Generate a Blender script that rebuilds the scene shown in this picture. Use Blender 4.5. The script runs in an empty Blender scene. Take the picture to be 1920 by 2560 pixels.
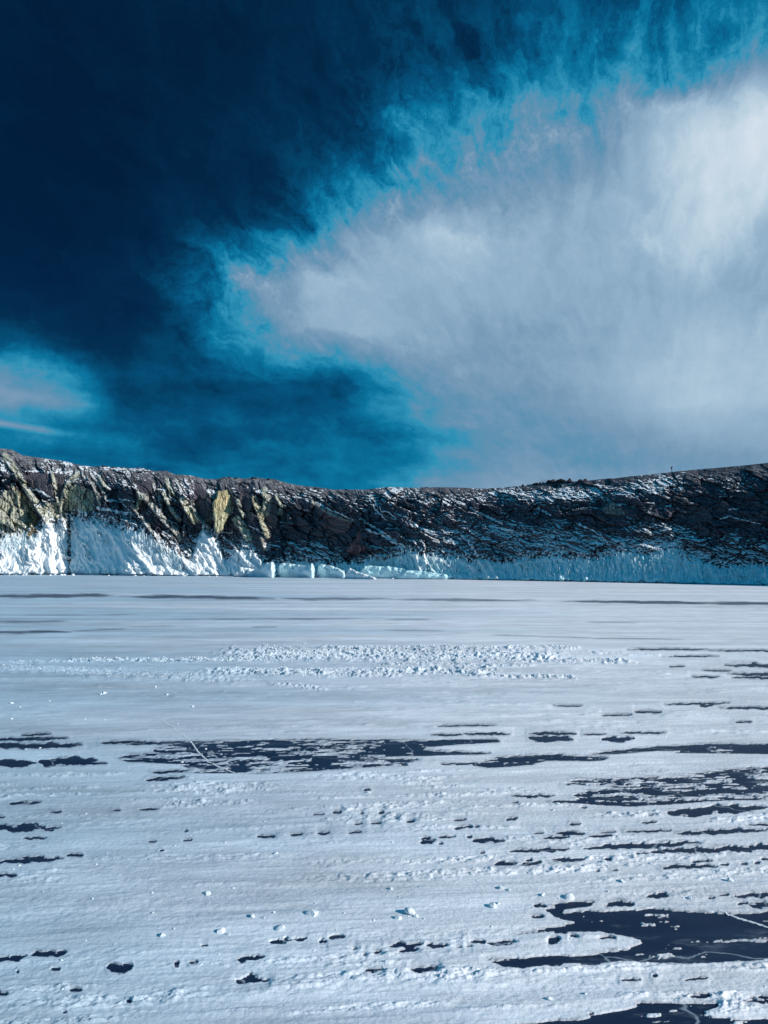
import bpy, math, random
import numpy as np
from mathutils import Vector, Matrix

sc = bpy.context.scene
COL = sc.collection
rad = math.radians

# ------------------------------------------------------------------ camera
CAM_H = 3.0
FOC = 1950.0                      # focal length in pixels of the 1920 x 2560 frame
PITCH = math.atan((1410 - 1280) / FOC)
cam_d = bpy.data.cameras.new('camera')
cam_d.sensor_fit = 'VERTICAL'
cam_d.sensor_height = 36.0
cam_d.lens = FOC / 2560 * 36.0
cam_d.clip_start = 0.1
cam_d.clip_end = 20000
cam = bpy.data.objects.new('camera', cam_d)
cam.location = (0, 0, CAM_H)
cam.rotation_euler = (math.pi / 2 + PITCH, 0, 0)
COL.objects.link(cam)
sc.camera = cam

# ------------------------------------------------------------------ sun
SUN_EL = 24.0
SUN_BACK = 25.0                   # degrees behind the camera's right-hand side
sun_d = bpy.data.lights.new('sun', 'SUN')
sun_d.energy = 4.6
sun_d.angle = rad(0.5)
sun_d.color = (1.0, 0.94, 0.88)
sun = bpy.data.objects.new('sun', sun_d)
ce = math.cos(rad(SUN_EL))
SUN_DIR = Vector((ce * math.cos(rad(SUN_BACK)), -ce * math.sin(rad(SUN_BACK)), math.sin(rad(SUN_EL))))
sun.rotation_euler = SUN_DIR.to_track_quat('Z', 'Y').to_euler()
sun.location = (200, -100, 150)
COL.objects.link(sun)

# ------------------------------------------------------------------ exposure
sc.view_settings.view_transform = 'Standard'
sc.view_settings.look = 'None'
sc.view_settings.gamma = 1.0
sc.view_settings.use_curve_mapping = False
sc.view_settings.exposure = 0.0

def lin(*c):
    o = []
    for v in c:
        v = v / 255.0
        o.append(v / 12.92 if v <= 0.04045 else ((v + 0.055) / 1.055) ** 2.4)
    return tuple(o)

# ------------------------------------------------------------------ sky: Nishita blue under a sheet of cirrus
# cloud thickness over azimuth / elevation, kept as a short sum of products of one-dimensional ramps
GX = np.arange(13) * 160.0
GY = np.arange(10) * 140.0
GD = np.array([
 [.02,.02,.03,.05,.07,.10,.15,.18,.20,.25,.30,.36,.50],
 [.00,.00,.02,.04,.06,.10,.15,.19,.27,.43,.42,.42,.70],
 [.00,.00,.02,.04,.07,.11,.22,.50,.46,.54,.76,.92,.97],
 [.00,.00,.02,.06,.11,.18,.52,.66,.66,.72,.83,.94,.97],
 [.00,.00,.03,.10,.18,.34,.78,.90,.83,.80,.82,.95,.82],
 [.02,.03,.09,.28,.68,.82,.82,.80,.80,.80,.80,.80,.77],
 [.24,.12,.07,.20,.58,.85,.80,.77,.76,.77,.81,.86,.85],
 [.75,.72,.26,.24,.19,.20,.52,.72,.72,.78,.85,.88,.86],
 [.40,.32,.34,.37,.36,.34,.36,.60,.66,.67,.69,.74,.76],
 [.36,.36,.38,.38,.40,.43,.50,.74,.82,.74,.70,.70,.70]])

def interp2(x, y):
    x = np.clip(x, 0, GX[-1] - 1e-3) / 160.0
    y = np.clip(y, 0, GY[-1] - 1e-3) / 140.0
    i = np.floor(x).astype(int); j = np.floor(y).astype(int)
    fx = x - i; fy = y - j
    fx = fx * fx * (3 - 2 * fx) * .5 + fx * .5; fy = fy * fy * (3 - 2 * fy) * .5 + fy * .5
    return (GD[j, i] * (1 - fx) + GD[j, i + 1] * fx) * (1 - fy) + (GD[j + 1, i] * (1 - fx) + GD[j + 1, i + 1] * fx) * fy

AZ0, AZ1, EL0, EL1 = -30.0, 30.0, 2.0, 44.0
NA, NE = 28, 24
az = np.radians(np.linspace(AZ0, AZ1, NA)); el = np.radians(np.linspace(EL0, EL1, NE))
A, E = np.meshgrid(az, el, indexing='ij')
dx, dy, dz = np.sin(A) * np.cos(E), np.cos(A) * np.cos(E), np.sin(E)
fw = dy * math.cos(PITCH) + dz * math.sin(PITCH); up = -dy * math.sin(PITCH) + dz * math.cos(PITCH)
DM = interp2(960 + FOC * dx / fw, 1280 - FOC * up / fw)
U, S, Vt = np.linalg.svd(DM, full_matrices=False)
RANK = 9

world = bpy.data.worlds.new('World')
sc.world = world
world.use_nodes = True
wt = world.node_tree
for n in list(wt.nodes):
    wt.nodes.remove(n)

def N(t, kind, **kw):
    n = t.nodes.new(kind)
    for k, v in kw.items():
        setattr(n, k, v)
    return n

def setin(t, sock, v):
    if isinstance(v, bpy.types.NodeSocket):
        t.links.new(v, sock)
    else:
        sock.default_value = v

def M(t, op, a, b=None, c=None, clamp=False):
    n = N(t, 'ShaderNodeMath', operation=op, use_clamp=clamp)
    setin(t, n.inputs[0], a)
    if b is not None: setin(t, n.inputs[1], b)
    if c is not None: setin(t, n.inputs[2], c)
    return n.outputs[0]

def V(t, op, a, b=None, out=0):
    n = N(t, 'ShaderNodeVectorMath', operation=op)
    setin(t, n.inputs[0], a)
    if b is not None: setin(t, n.inputs[1], b)
    return n.outputs[out]

def mapr(t, v, a, b, c, d, mode='SMOOTHSTEP'):
    n = N(t, 'ShaderNodeMapRange', interpolation_type=mode, clamp=True)
    setin(t, n.inputs[0], v)
    for i, k in enumerate((a, b, c, d)):
        n.inputs[1 + i].default_value = k
    return n.outputs[0]

def ramp(t, fac, stops, interp='LINEAR'):
    n = N(t, 'ShaderNodeValToRGB')
    cr = n.color_ramp
    cr.interpolation = interp
    while len(cr.elements) < len(stops):
        cr.elements.new(0.5)
    for e, (p, c) in zip(cr.elements, stops):
        e.position = p
        e.color = (c[0], c[1], c[2], 1.0)
    t.links.new(fac, n.inputs[0])
    return n.outputs[0]

def noise(t, vec, scale, detail=4, rough=0.55, out='Fac', dist=0.0, dims='3D'):
    n = N(t, 'ShaderNodeTexNoise', noise_dimensions=dims)
    t.links.new(vec, n.inputs['Vector'])
    n.inputs['Scale'].default_value = scale
    n.inputs['Detail'].default_value = detail
    n.inputs['Roughness'].default_value = rough
    n.inputs['Distortion'].default_value = dist
    return n.outputs[out]

def mixc(t, f, a, b):
    n = N(t, 'ShaderNodeMix', data_type='RGBA')
    setin(t, n.inputs[0], f); setin(t, n.inputs[6], a); setin(t, n.inputs[7], b)
    return n.outputs[2]

def comb(t, x, y, z):
    n = N(t, 'ShaderNodeCombineXYZ')
    for i, v in enumerate((x, y, z)):
        setin(t, n.inputs[i], v)
    return n.outputs[0]

tc = N(wt, 'ShaderNodeTexCoord')
vdir = V(wt, 'NORMALIZE', tc.outputs['Generated'])
sp = N(wt, 'ShaderNodeSeparateXYZ'); wt.links.new(vdir, sp.inputs[0])
azr = M(wt, 'ARCTAN2', sp.outputs[0], sp.outputs[1])
elr = M(wt, 'ARCSINE', sp.outputs[2])
azd = M(wt, 'MULTIPLY', azr, 180 / math.pi)
eld = M(wt, 'MULTIPLY', elr, 180 / math.pi)
# fibres fan out from a vanishing point low on the right (parallel cirrus seen in perspective)
px_ = M(wt, 'SUBTRACT', azd, 20.0)
py_ = M(wt, 'SUBTRACT', eld, -1.0)
rr = M(wt, 'SQRT', M(wt, 'ADD', M(wt, 'MULTIPLY', px_, px_), M(wt, 'ADD', M(wt, 'MULTIPLY', py_, py_), 4.0)))
tx = M(wt, 'DIVIDE', px_, rr); ty = M(wt, 'DIVIDE', py_, rr)
lr = M(wt, 'LOGARITHM', rr, 2.718)
fib = comb(wt, M(wt, 'MULTIPLY', tx, 7.0), M(wt, 'MULTIPLY', ty, 7.0), M(wt, 'MULTIPLY', lr, 3.0))
# the fibres themselves are curled a little
curl = noise(wt, vdir, 14.0, 5, 0.6, 'Color')
fib = V(wt, 'ADD', fib, V(wt, 'SCALE', V(wt, 'SUBTRACT', curl, (.5, .5, .5))))
fib.node.inputs[1].links[0].from_node.inputs[3].default_value = .9
n1 = noise(wt, fib, 1.0, 6, 0.6, 'Color')
fine = noise(wt, fib, 2.6, 9, 0.66)
mott = noise(wt, vdir, 30.0, 8, 0.68)
puff = noise(wt, V(wt, 'MULTIPLY', vdir, (1.0, 1.0, 2.4)), 9.0, 7, 0.6)
fa = mapr(wt, eld, 9, 21, .15, 1)
soft = noise(wt, vdir, 4.0, 3, 0.5, 'Color')
sn = N(wt, 'ShaderNodeSeparateColor'); wt.links.new(n1, sn.inputs[0])
ss = N(wt, 'ShaderNodeSeparateColor'); wt.links.new(soft, ss.inputs[0])
def jit(base, a, ka, b, kb):
    return M(wt, 'ADD', base, M(wt, 'ADD', M(wt, 'MULTIPLY', M(wt, 'SUBTRACT', a, .5), ka), M(wt, 'MULTIPLY', M(wt, 'SUBTRACT', b, .5), kb)))
azw = jit(azd, sn.outputs[0], M(wt, 'MULTIPLY', fa, 8.0), ss.outputs[0], 4.0)
elw = jit(eld, sn.outputs[1], M(wt, 'MULTIPLY', fa, 6.0), ss.outputs[1], 3.0)
ua = M(wt, 'DIVIDE', M(wt, 'SUBTRACT', azw, AZ0), AZ1 - AZ0, clamp=True)
ue = M(wt, 'DIVIDE', M(wt, 'SUBTRACT', elw, EL0), EL1 - EL0, clamp=True)
dens = None
for g in range(RANK // 3):
    us, vs, ks = [], [], []
    for k in range(3):
        r = g * 3 + k
        u = U[:, r]; v = Vt[r]
        mu, mv = np.abs(u).max(), np.abs(v).max()
        us.append(u / mu * .5 + .5); vs.append(v / mv * .5 + .5); ks.append(S[r] * mu * mv * 4)
    us = np.array(us).T; vs = np.array(vs).T
    ru = V(wt, 'SUBTRACT', ramp(wt, ua, [(i / (NA - 1), us[i]) for i in range(NA)], 'LINEAR'), (.5, .5, .5))
    rv = V(wt, 'SUBTRACT', ramp(wt, ue, [(i / (NE - 1), vs[i]) for i in range(NE)], 'LINEAR'), (.5, .5, .5))
    ru = V(wt, 'MULTIPLY', ru, tuple(ks))
    d = V(wt, 'DOT_PRODUCT', ru, rv, out=1)
    dens = d if dens is None else M(wt, 'ADD', dens, d)
# away from the view the same kind of broken cirrus goes on
gen = M(wt, 'ADD', 0.40, M(wt, 'MULTIPLY', M(wt, 'SUBTRACT', noise(wt, vdir, 2.2, 5, 0.55), .5), 1.1))
away = mapr(wt, M(wt, 'ABSOLUTE', azd), 27, 50, 0, 1)
away = M(wt, 'MAXIMUM', away, mapr(wt, eld, 42, 62, 0, 1))
dm = N(wt, 'ShaderNodeMix', data_type='FLOAT')
setin(wt, dm.inputs[0], away); setin(wt, dm.inputs[2], dens); setin(wt, dm.inputs[3], gen)
dens = dm.outputs[0]
# thin flat streak low on the left
lens = M(wt, 'MULTIPLY', mapr(wt, M(wt, 'ABSOLUTE', M(wt, 'ADD', M(wt, 'SUBTRACT', eld, 9.2), M(wt, 'MULTIPLY', M(wt, 'ADD', azd, 26.0), .10))), 0.0, .42, 1, 0), mapr(wt, azd, -24.5, -20.5, 1, 0))
dens = M(wt, 'ADD', dens, M(wt, 'MULTIPLY', M(wt, 'MULTIPLY', lens, mapr(wt, azd, -40, -30, 0, 1)), .22))
# feathering: strongest in the half-thick rim of the cloud
rim = M(wt, 'MULTIPLY', mapr(wt, dens, .02, .36, 0.22, 1), mapr(wt, dens, .60, .80, 1, .16))
det = M(wt, 'ADD', M(wt, 'MULTIPLY', M(wt, 'SUBTRACT', fine, .5), M(wt, 'MULTIPLY', M(wt, 'ADD', fa, .15), .78)), M(wt, 'ADD', M(wt, 'MULTIPLY', M(wt, 'SUBTRACT', puff, .5), .34), M(wt, 'MULTIPLY', M(wt, 'SUBTRACT', mott, .5), .15)))
# level bands low above the horizon
band = noise(wt, V(wt, 'MULTIPLY', V(wt, 'ADD', vdir, V(wt, 'MULTIPLY', V(wt, 'SUBTRACT', curl, (.5, .5, .5)), (.06, .06, .03))), (1.0, 1.0, 5.0)), 6.0, 6, .6)
low = M(wt, 'MULTIPLY', M(wt, 'SUBTRACT', 1.0, fa), mapr(wt, dens, .5, .75, .34, .08))
dens = M(wt, 'ADD', dens, M(wt, 'MULTIPLY', M(wt, 'SUBTRACT', band, .5), low))
dens = M(wt, 'ADD', dens, M(wt, 'MULTIPLY', det, rim), clamp=True)
cl = ramp(wt, dens, [
    (0.00, lin(3, 31, 58)), (0.14, lin(4, 49, 83)), (0.30, lin(6, 83, 125)), (0.44, lin(12, 118, 160)),
    (0.55, lin(48, 146, 183)), (0.66, lin(96, 145, 177)), (0.74, lin(120, 155, 184)), (0.83, lin(152, 182, 206)),
    (0.91, lin(184, 207, 223)), (1.00, lin(216, 226, 238))])
sky = N(wt, 'ShaderNodeTexSky', sky_type='NISHITA')
sky.sun_disc = False
sky.sun_elevation = rad(SUN_EL)
sky.sun_rotation = math.atan2(SUN_DIR.x, SUN_DIR.y)
sky.altitude = 3000
sky.air_density = 1.0
sky.dust_density = 0.2
sky.ozone_density = 6.0
STR = 0.1
# deep polarised blue of the clear air, then the lit cirrus over it
clear = V(wt, 'MULTIPLY', sky.outputs[0], (0.012, 0.10, 0.20))
cloud = V(wt, 'SCALE', cl); cloud.node.inputs[3].default_value = 1.0 / STR
skyc = mixc(wt, mapr(wt, dens, 0.0, .2, .7, 1), clear, cloud)
bg = N(wt, 'ShaderNodeBackground')
wt.links.new(skyc, bg.inputs[0]); bg.inputs[1].default_value = STR
wo = N(wt, 'ShaderNodeOutputWorld')
wt.links.new(bg.outputs[0], wo.inputs[0])
world.cycles.sampling_method = 'MANUAL'
world.cycles.sample_map_resolution = 512

# ================================================================== numpy noise
def _hash(ix, iy, seed):
    h = (ix.astype(np.uint32) * np.uint32(374761393) + iy.astype(np.uint32) * np.uint32(668265263)
         + np.uint32((seed * 2246822519) & 0xffffffff))
    h = (h ^ (h >> np.uint32(13))) * np.uint32(1274126177)
    h = h ^ (h >> np.uint32(16))
    h = h * np.uint32(2654435761)
    return (h ^ (h >> np.uint32(15)))

def h01(ix, iy, seed):
    return (_hash(ix, iy, seed) & np.uint32(0xffffff)).astype(np.float32) / np.float32(16777216.0)

def perlin(x, y, seed=0):
    x = np.asarray(x, np.float32); y = np.asarray(y, np.float32)
    fx = np.floor(x); fy = np.floor(y)
    ix = fx.astype(np.int64); iy = fy.astype(np.int64)
    x = x - fx; y = y - fy
    def g(i, j, a, b):
        t = h01(ix + i, iy + j, seed) * np.float32(2 * math.pi)
        return np.cos(t) * a + np.sin(t) * b
    u = x * x * x * (x * (x * 6 - 15) + 10); v = y * y * y * (y * (y * 6 - 15) + 10)
    a = g(0, 0, x, y); b = g(1, 0, x - 1, y); c = g(0, 1, x, y - 1); d = g(1, 1, x - 1, y - 1)
    return ((a + (b - a) * u) * (1 - v) + (c + (d - c) * u) * v) * 1.5

def fbm(x, y, seed=0, octv=4, gain=.5, lac=2.03):
    s = 0; a = 1.0; t = 0
    for o in range(octv):
        s = s + a * perlin(x, y, seed + 17 * o); t += a
        x = x * lac + 3.7; y = y * lac - 1.9; a *= gain
    return s / t

def ridged(x, y, seed=0, octv=4, gain=.5):
    s = 0; a = 1.0; t = 0
    for o in range(octv):
        s = s + a * (1 - np.abs(perlin(x, y, seed + 17 * o)) * 1.7); t += a
        x = x * 2.05 + 1.7; y = y * 2.05 + 5.1; a *= gain
    return s / t

def facets(x, y, seed=0, tilt=1.0):
    """blocky relief: nearest cell's own height plus its own tilted plane; also the distance to the joint and the cell's random number"""
    x = np.asarray(x, np.float32); y = np.asarray(y, np.float32)
    ix = np.floor(x).astype(np.int64); iy = np.floor(y).astype(np.int64)
    d1 = np.full(x.shape, 9e9, np.float32); d2 = d1.copy()
    hh = np.zeros_like(x); rnd = np.zeros_like(x)
    for i in (-1, 0, 1):
        for j in (-1, 0, 1):
            cx, cy = ix + i, iy + j
            px = cx + h01(cx, cy, seed); py = cy + h01(cx, cy, seed + 1)
            ddx = x - px; ddy = y - py
            d = ddx * ddx + ddy * ddy
            r = h01(cx, cy, seed + 2)
            gx = h01(cx, cy, seed + 3) * 2 - 1; gy = h01(cx, cy, seed + 4) * 2 - 1
            val = (r * 2 - 1) + tilt * (gx * ddx + gy * ddy)
            near = d < d1
            d2 = np.where(near, d1, np.minimum(d2, d))
            hh = np.where(near, val, hh); rnd = np.where(near, r, rnd)
            d1 = np.where(near, d, d1)
    return hh, np.sqrt(d2) - np.sqrt(d1), rnd

def sstep(a, b, x):
    t = np.clip((x - a) / (b - a), 0, 1)
    return t * t * (3 - 2 * t)

# ================================================================== object helpers
def put(o, label=None, cat=None, group=None, kind=None, parent=None):
    COL.objects.link(o)
    if label: o['label'] = label
    if cat: o['category'] = cat
    if group: o['group'] = group
    if kind: o['kind'] = kind
    if parent is not None: o.parent = parent
    return o

def np_mesh(name, verts, faces, mat, smooth=True, attrs=None, colors=None):
    verts = np.ascontiguousarray(verts, np.float32); faces = np.ascontiguousarray(faces, np.int32)
    me = bpy.data.meshes.new(name)
    nf, k = faces.shape
    me.vertices.add(len(verts)); me.vertices.foreach_set('co', verts.ravel())
    me.loops.add(nf * k); me.loops.foreach_set('vertex_index', faces.ravel())
    me.polygons.add(nf)
    me.polygons.foreach_set('loop_start', np.arange(0, nf * k, k, dtype=np.int32))
    me.polygons.foreach_set('use_smooth', np.full(nf, smooth, dtype=bool))
    for k_, a in (attrs or {}).items():
        at = me.attributes.new(k_, 'FLOAT', 'POINT')
        at.data.foreach_set('value', np.ascontiguousarray(a, np.float32).ravel())
    if colors is not None:
        at = me.attributes.new('tone', 'FLOAT_COLOR', 'POINT')
        c = np.ones((len(verts), 4), np.float32); c[:, :3] = colors
        at.data.foreach_set('color', c.ravel())
    me.materials.append(mat)
    me.update(calc_edges=True)
    me.validate()
    return me

def grid_faces(nr, nc, keep=None):
    r, c = np.meshgrid(np.arange(nr - 1), np.arange(nc - 1), indexing='ij')
    a = (r * nc + c)
    f = np.stack([a, a + 1, a + nc + 1, a + nc], -1)
    if keep is not None:
        k = keep[:-1, :-1] | keep[1:, :-1] | keep[:-1, 1:] | keep[1:, 1:]
        f = f[k]
    return f.reshape(-1, 4)

def compact(verts, faces, *arrs):
    used = np.unique(faces)
    m = np.full(len(verts), -1, np.int64); m[used] = np.arange(len(used))
    return (verts[used], m[faces]) + tuple(a[used] for a in arrs)

# view geometry used to lay the place out from what the photograph shows
cp, sp_ = math.cos(PITCH), math.sin(PITCH)
def ray(x, y):
    a = (np.asarray(x, float) - 960) / FOC; b = (1280 - np.asarray(y, float)) / FOC
    return a, cp - sp_ * b, sp_ + cp * b          # X, Y, Z of the ray
def at_depth(x, y, D):
    a, b, c = ray(x, y)
    k = D / b
    return np.stack([a * k, b * k, CAM_H + c * k], -1)
def ground(x, y):
    a, b, c = ray(x, y)
    k = -CAM_H / c
    return a * k, b * k
def gpt(x, y):
    a, b = ground(x, y)
    return float(a), float(b)

# ================================================================== materials
def new_mat(name):
    m = bpy.data.materials.new(name)
    m.use_nodes = True
    t = m.node_tree
    p = t.nodes['Principled BSDF']
    return m, t, p

def bump(t, p, h, strength, dist):
    b = N(t, 'ShaderNodeBump')
    b.inputs['Strength'].default_value = strength
    b.inputs['Distance'].default_value = dist
    t.links.new(h, b.inputs['Height'])
    t.links.new(b.outputs[0], p.inputs['Normal'])

def attr(t, name, out='Fac'):
    n = N(t, 'ShaderNodeAttribute'); n.attribute_name = name
    return n.outputs[out]

def rock_material():
    m, t, p = new_mat('cliff_rock')
    g = N(t, 'ShaderNodeNewGeometry')
    c = attr(t, 'tone', 'Color')
    a = noise(t, g.outputs['Position'], 1.6, 6, .65)
    b = noise(t, V(t, 'MULTIPLY', g.outputs['Position'], (1, 1, .25)), 4.0, 4, .6)
    k = M(t, 'MULTIPLY', mapr(t, a, .3, .72, .55, 1.5, 'LINEAR'), mapr(t, b, .32, .7, .7, 1.35, 'LINEAR'))
    rc = V(t, 'SCALE', c); t.links.new(k, rc.node.inputs[3])
    s = attr(t, 'snow')
    s = M(t, 'ADD', s, M(t, 'MULTIPLY', M(t, 'SUBTRACT', a, .5), .35))
    col = mixc(t, mapr(t, s, .38, .62, 0, 1), rc, (.82, .85, .88, 1))
    t.links.new(col, p.inputs['Base Color'])
    p.inputs['Roughness'].default_value = .85
    p.inputs['Specular IOR Level'].default_value = .2
    bump(t, p, a, .5, .25)
    return m

def ice_material():
    m, t, p = new_mat('shore_ice')
    g = N(t, 'ShaderNodeNewGeometry')
    bl = attr(t, 'blue')
    a = noise(t, V(t, 'MULTIPLY', g.outputs['Position'], (1, 1, .3)), 1.3, 6, .6)
    f = M(t, 'ADD', bl, M(t, 'MULTIPLY', M(t, 'SUBTRACT', a, .5), .5), clamp=True)
    col = mixc(t, f, (.86, .90, .92, 1), (.16, .64, .73, 1))
    t.links.new(col, p.inputs['Base Color'])
    p.inputs['Roughness'].default_value = .42
    p.inputs['Specular IOR Level'].default_value = .35
    bump(t, p, a, .45, .2)
    return m

def snow_material():
    m, t, p = new_mat('wind_packed_snow')
    g = N(t, 'ShaderNodeNewGeometry')
    pos = g.outputs['Position']
    st = V(t, 'MULTIPLY', pos, (.22, 1.0, 1.0))
    a = noise(t, st, .12, 6, .6)
    b = noise(t, st, 3.0, 5, .6)
    f = noise(t, pos, 22.0, 4, .6)
    # vignette and cloud shading put into the snow colour: darker blue left, whiter right
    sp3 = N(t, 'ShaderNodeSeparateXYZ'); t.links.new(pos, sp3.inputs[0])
    drift = M(t, 'ADD', M(t, 'DIVIDE', sp3.outputs[0], M(t, 'ADD', M(t, 'MULTIPLY', sp3.outputs[1], .55), 3.0)), M(t, 'MULTIPLY', M(t, 'SUBTRACT', a, .5), 2.2))  # side-to-side weight of the painted shading, plus noise
    col = mixc(t, mapr(t, drift, -.9, .55, 0, 1), (.47, .62, .74, 1), (.88, .90, .95, 1))  # drift is the painted shading weight here, not drifted snow
    g1 = noise(t, V(t, 'MULTIPLY', pos, (.5, 1, 1)), 1.1, 9, .72)
    g2 = noise(t, V(t, 'MULTIPLY', pos, (.16, 1, 1)), .55, 7, .68)
    gg = M(t, 'MULTIPLY', mapr(t, g1, .30, .70, .80, 1.14, 'LINEAR'), mapr(t, g2, .32, .68, .86, 1.10, 'LINEAR'))
    g3 = noise(t, V(t, 'MULTIPLY', pos, (.05, .30, 1)), 1.0, 8, .7)
    gg = M(t, 'MULTIPLY', gg, mapr(t, g3, .34, .66, .84, 1.12, 'LINEAR'))
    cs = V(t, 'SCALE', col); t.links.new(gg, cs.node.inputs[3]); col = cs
    thin = attr(t, 'thin')
    th = M(t, 'MULTIPLY', thin, mapr(t, M(t, 'ADD', b, M(t, 'MULTIPLY', thin, .35)), .38, .70, .1, 1))
    col = mixc(t, th, col, (.07, .10, .15, 1))
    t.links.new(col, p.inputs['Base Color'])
    p.inputs['Roughness'].default_value = .7
    p.inputs['Specular IOR Level'].default_value = .25
    h = M(t, 'ADD', M(t, 'MULTIPLY', b, 1.0), M(t, 'MULTIPLY', f, .22))
    bump(t, p, h, .75, .05)
    return m

def lake_material():
    m, t, p = new_mat('clear_lake_ice')
    g = N(t, 'ShaderNodeNewGeometry')
    pos = g.outputs['Position']
    a = noise(t, V(t, 'MULTIPLY', pos, (.3, 1, 1)), 1.4, 7, .65)
    f = noise(t, pos, 26.0, 4, .7)
    k = M(t, 'ADD', M(t, 'MULTIPLY', mapr(t, a, .42, .75, 0, 1), .5), M(t, 'MULTIPLY', mapr(t, f, .56, .8, 0, 1), .3))
    col = mixc(t, k, (.009, .024, .060, 1), (.04, .075, .13, 1))
    d1 = noise(t, V(t, 'MULTIPLY', pos, (.35, 1, 1)), 3.2, 8, .72)
    d2 = noise(t, V(t, 'MULTIPLY', pos, (.25, 1, 1)), .5, 4, .6)
    dust = M(t, 'MULTIPLY', mapr(t, d1, .54, .74, 0, .5), mapr(t, d2, .40, .62, .05, 1))
    vo = N(t, 'ShaderNodeTexVoronoi', feature='DISTANCE_TO_EDGE'); vo.inputs['Scale'].default_value = .55
    t.links.new(V(t, 'ADD', pos, V(t, 'MULTIPLY', noise(t, pos, 1.5, 4, .6, 'Color'), (.6, .6, 0))), vo.inputs['Vector'])
    hair = mapr(t, vo.outputs['Distance'], .0, .007, .45, 0)
    col = mixc(t, M(t, 'MAXIMUM', dust, hair), col, (.55, .66, .74, 1))
    t.links.new(col, p.inputs['Base Color'])
    p.inputs['Roughness'].default_value = .38
    p.inputs['IOR'].default_value = 1.31
    p.inputs['Specular IOR Level'].default_value = .10
    bump(t, p, f, .25, .01)
    return m

def plain_material(name, c1, c2, scale, rough=.8):
    m, t, p = new_mat(name)
    g = N(t, 'ShaderNodeNewGeometry')
    a = noise(t, g.outputs['Position'], scale, 5, .6)
    t.links.new(mixc(t, mapr(t, a, .35, .65, 0, 1), c1 + (1,), c2 + (1,)), p.inputs['Base Color'])
    p.inputs['Roughness'].default_value = rough
    p.inputs['Specular IOR Level'].default_value = .25
    bump(t, p, a, .4, .02)
    return m

ROCK = rock_material()
ICE = ice_material()
SNOW = snow_material()
LAKE = lake_material()
CHUNK = plain_material('snow_chunk', (.62, .72, .78), (.80, .85, .88), 30, .7)
CRACK = plain_material('refrozen_crack', (.70, .76, .82), (.86, .88, .90), 40, .6)
DARKROCK = plain_material('dark_boulder', (.02, .022, .03), (.055, .05, .055), 3, .9)
BARK = plain_material('weathered_wood', (.03, .028, .03), (.06, .055, .055), 12, .9)
STRAW = plain_material('dry_grass', (.05, .045, .04), (.11, .09, .06), 6, .9)

# ================================================================== frozen lake
def plane_mesh(name, x0, x1, y0, y1, z, mat):
    return np_mesh(name, [(x0, y0, z), (x1, y0, z), (x1, y1, z), (x0, y1, z)], [(0, 1, 2, 3)], mat, False)
lake = bpy.data.objects.new('frozen_lake', plane_mesh('frozen_lake', -3000, 3000, -1500, 4000, 0, LAKE))
put(lake, 'dark clear ice of the frozen lake showing through gaps in the snow', kind='structure')

# bare-ice patches as seen in the photograph: strokes (two ends, half thickness) and ragged outlines
Z = 1 / 1.728
def conv(lst, ox, oy):
    return [(ox + a * Z, oy + b * Z, ox + c * Z, oy + d * Z, e * Z) for a, b, c, d, e in lst]
def convp(pts, ox, oy):
    return [(ox + a * Z, oy + b * Z) for a, b in pts]
STROKES = conv([
 (1200,125,1659,105,14),(540,55,740,52,4),(95,165,130,165,3),(300,158,355,156,3),(525,153,575,151,4),(300,191,385,188,5),(390,187,410,187,2),
 (160,236,200,236,4),(155,253,220,248,8),(230,231,310,229,3),(235,260,255,260,3),(375,250,520,243,7),(735,212,870,214,6),(685,236,800,230,4),
 (880,227,985,226,4),(645,215,690,213,2),(1040,208,1240,202,3),(930,210,1000,210,2),(1250,215,1659,200,7),(1570,178,1700,176,4),(540,292,800,284,6),
 (860,277,1370,255,9),(1090,300,1700,262,10),(1330,338,1420,333,4),(1630,325,1700,325,10),(720,328,870,326,6),(950,329,985,328,4),(470,346,580,345,7),
 (580,352,680,340,6),(610,332,640,330,4),(1190,360,1440,355,6),(1450,350,1490,350,3),(1540,348,1575,348,4),(1600,343,1625,343,3),(915,378,930,378,2),(985,375,1010,375,2),
 (1130,490,1230,482,7),(1180,475,1220,475,4),(1400,497,1430,497,3),(1440,485,1490,478,3),(1510,485,1720,475,9),(950,525,1080,520,10),(1530,520,1720,530,10),
 (630,575,690,575,5),(645,527,700,532,5),(15,705,170,695,8),(180,700,275,702,7),(65,725,150,718,6),(370,683,440,680,8),(440,690,570,688,7),
 (355,703,380,703,2),(310,708,335,708,2),(110,800,235,800,9),(700,782,770,782,6),(850,778,940,772,6),(1020,846,1110,848,4),(1290,848,1400,840,4),
 (1160,830,1180,830,4),(1320,925,1410,918,8),(1550,940,1720,938,7),(1580,925,1720,925,6),(885,993,905,993,4),(705,682,762,668,13),(735,640,790,640,8),
 (800,655,840,668,5),(930,668,1000,668,5),(1110,170,1175,165,3),(800,176,850,174,3),(550,82,580,82,2),(850,104,875,104,2),(1140,136,1165,136,2),
 (355,231,380,231,3),(415,297,435,297,3),(770,215,800,222,4)], 960, 1960)
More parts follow.
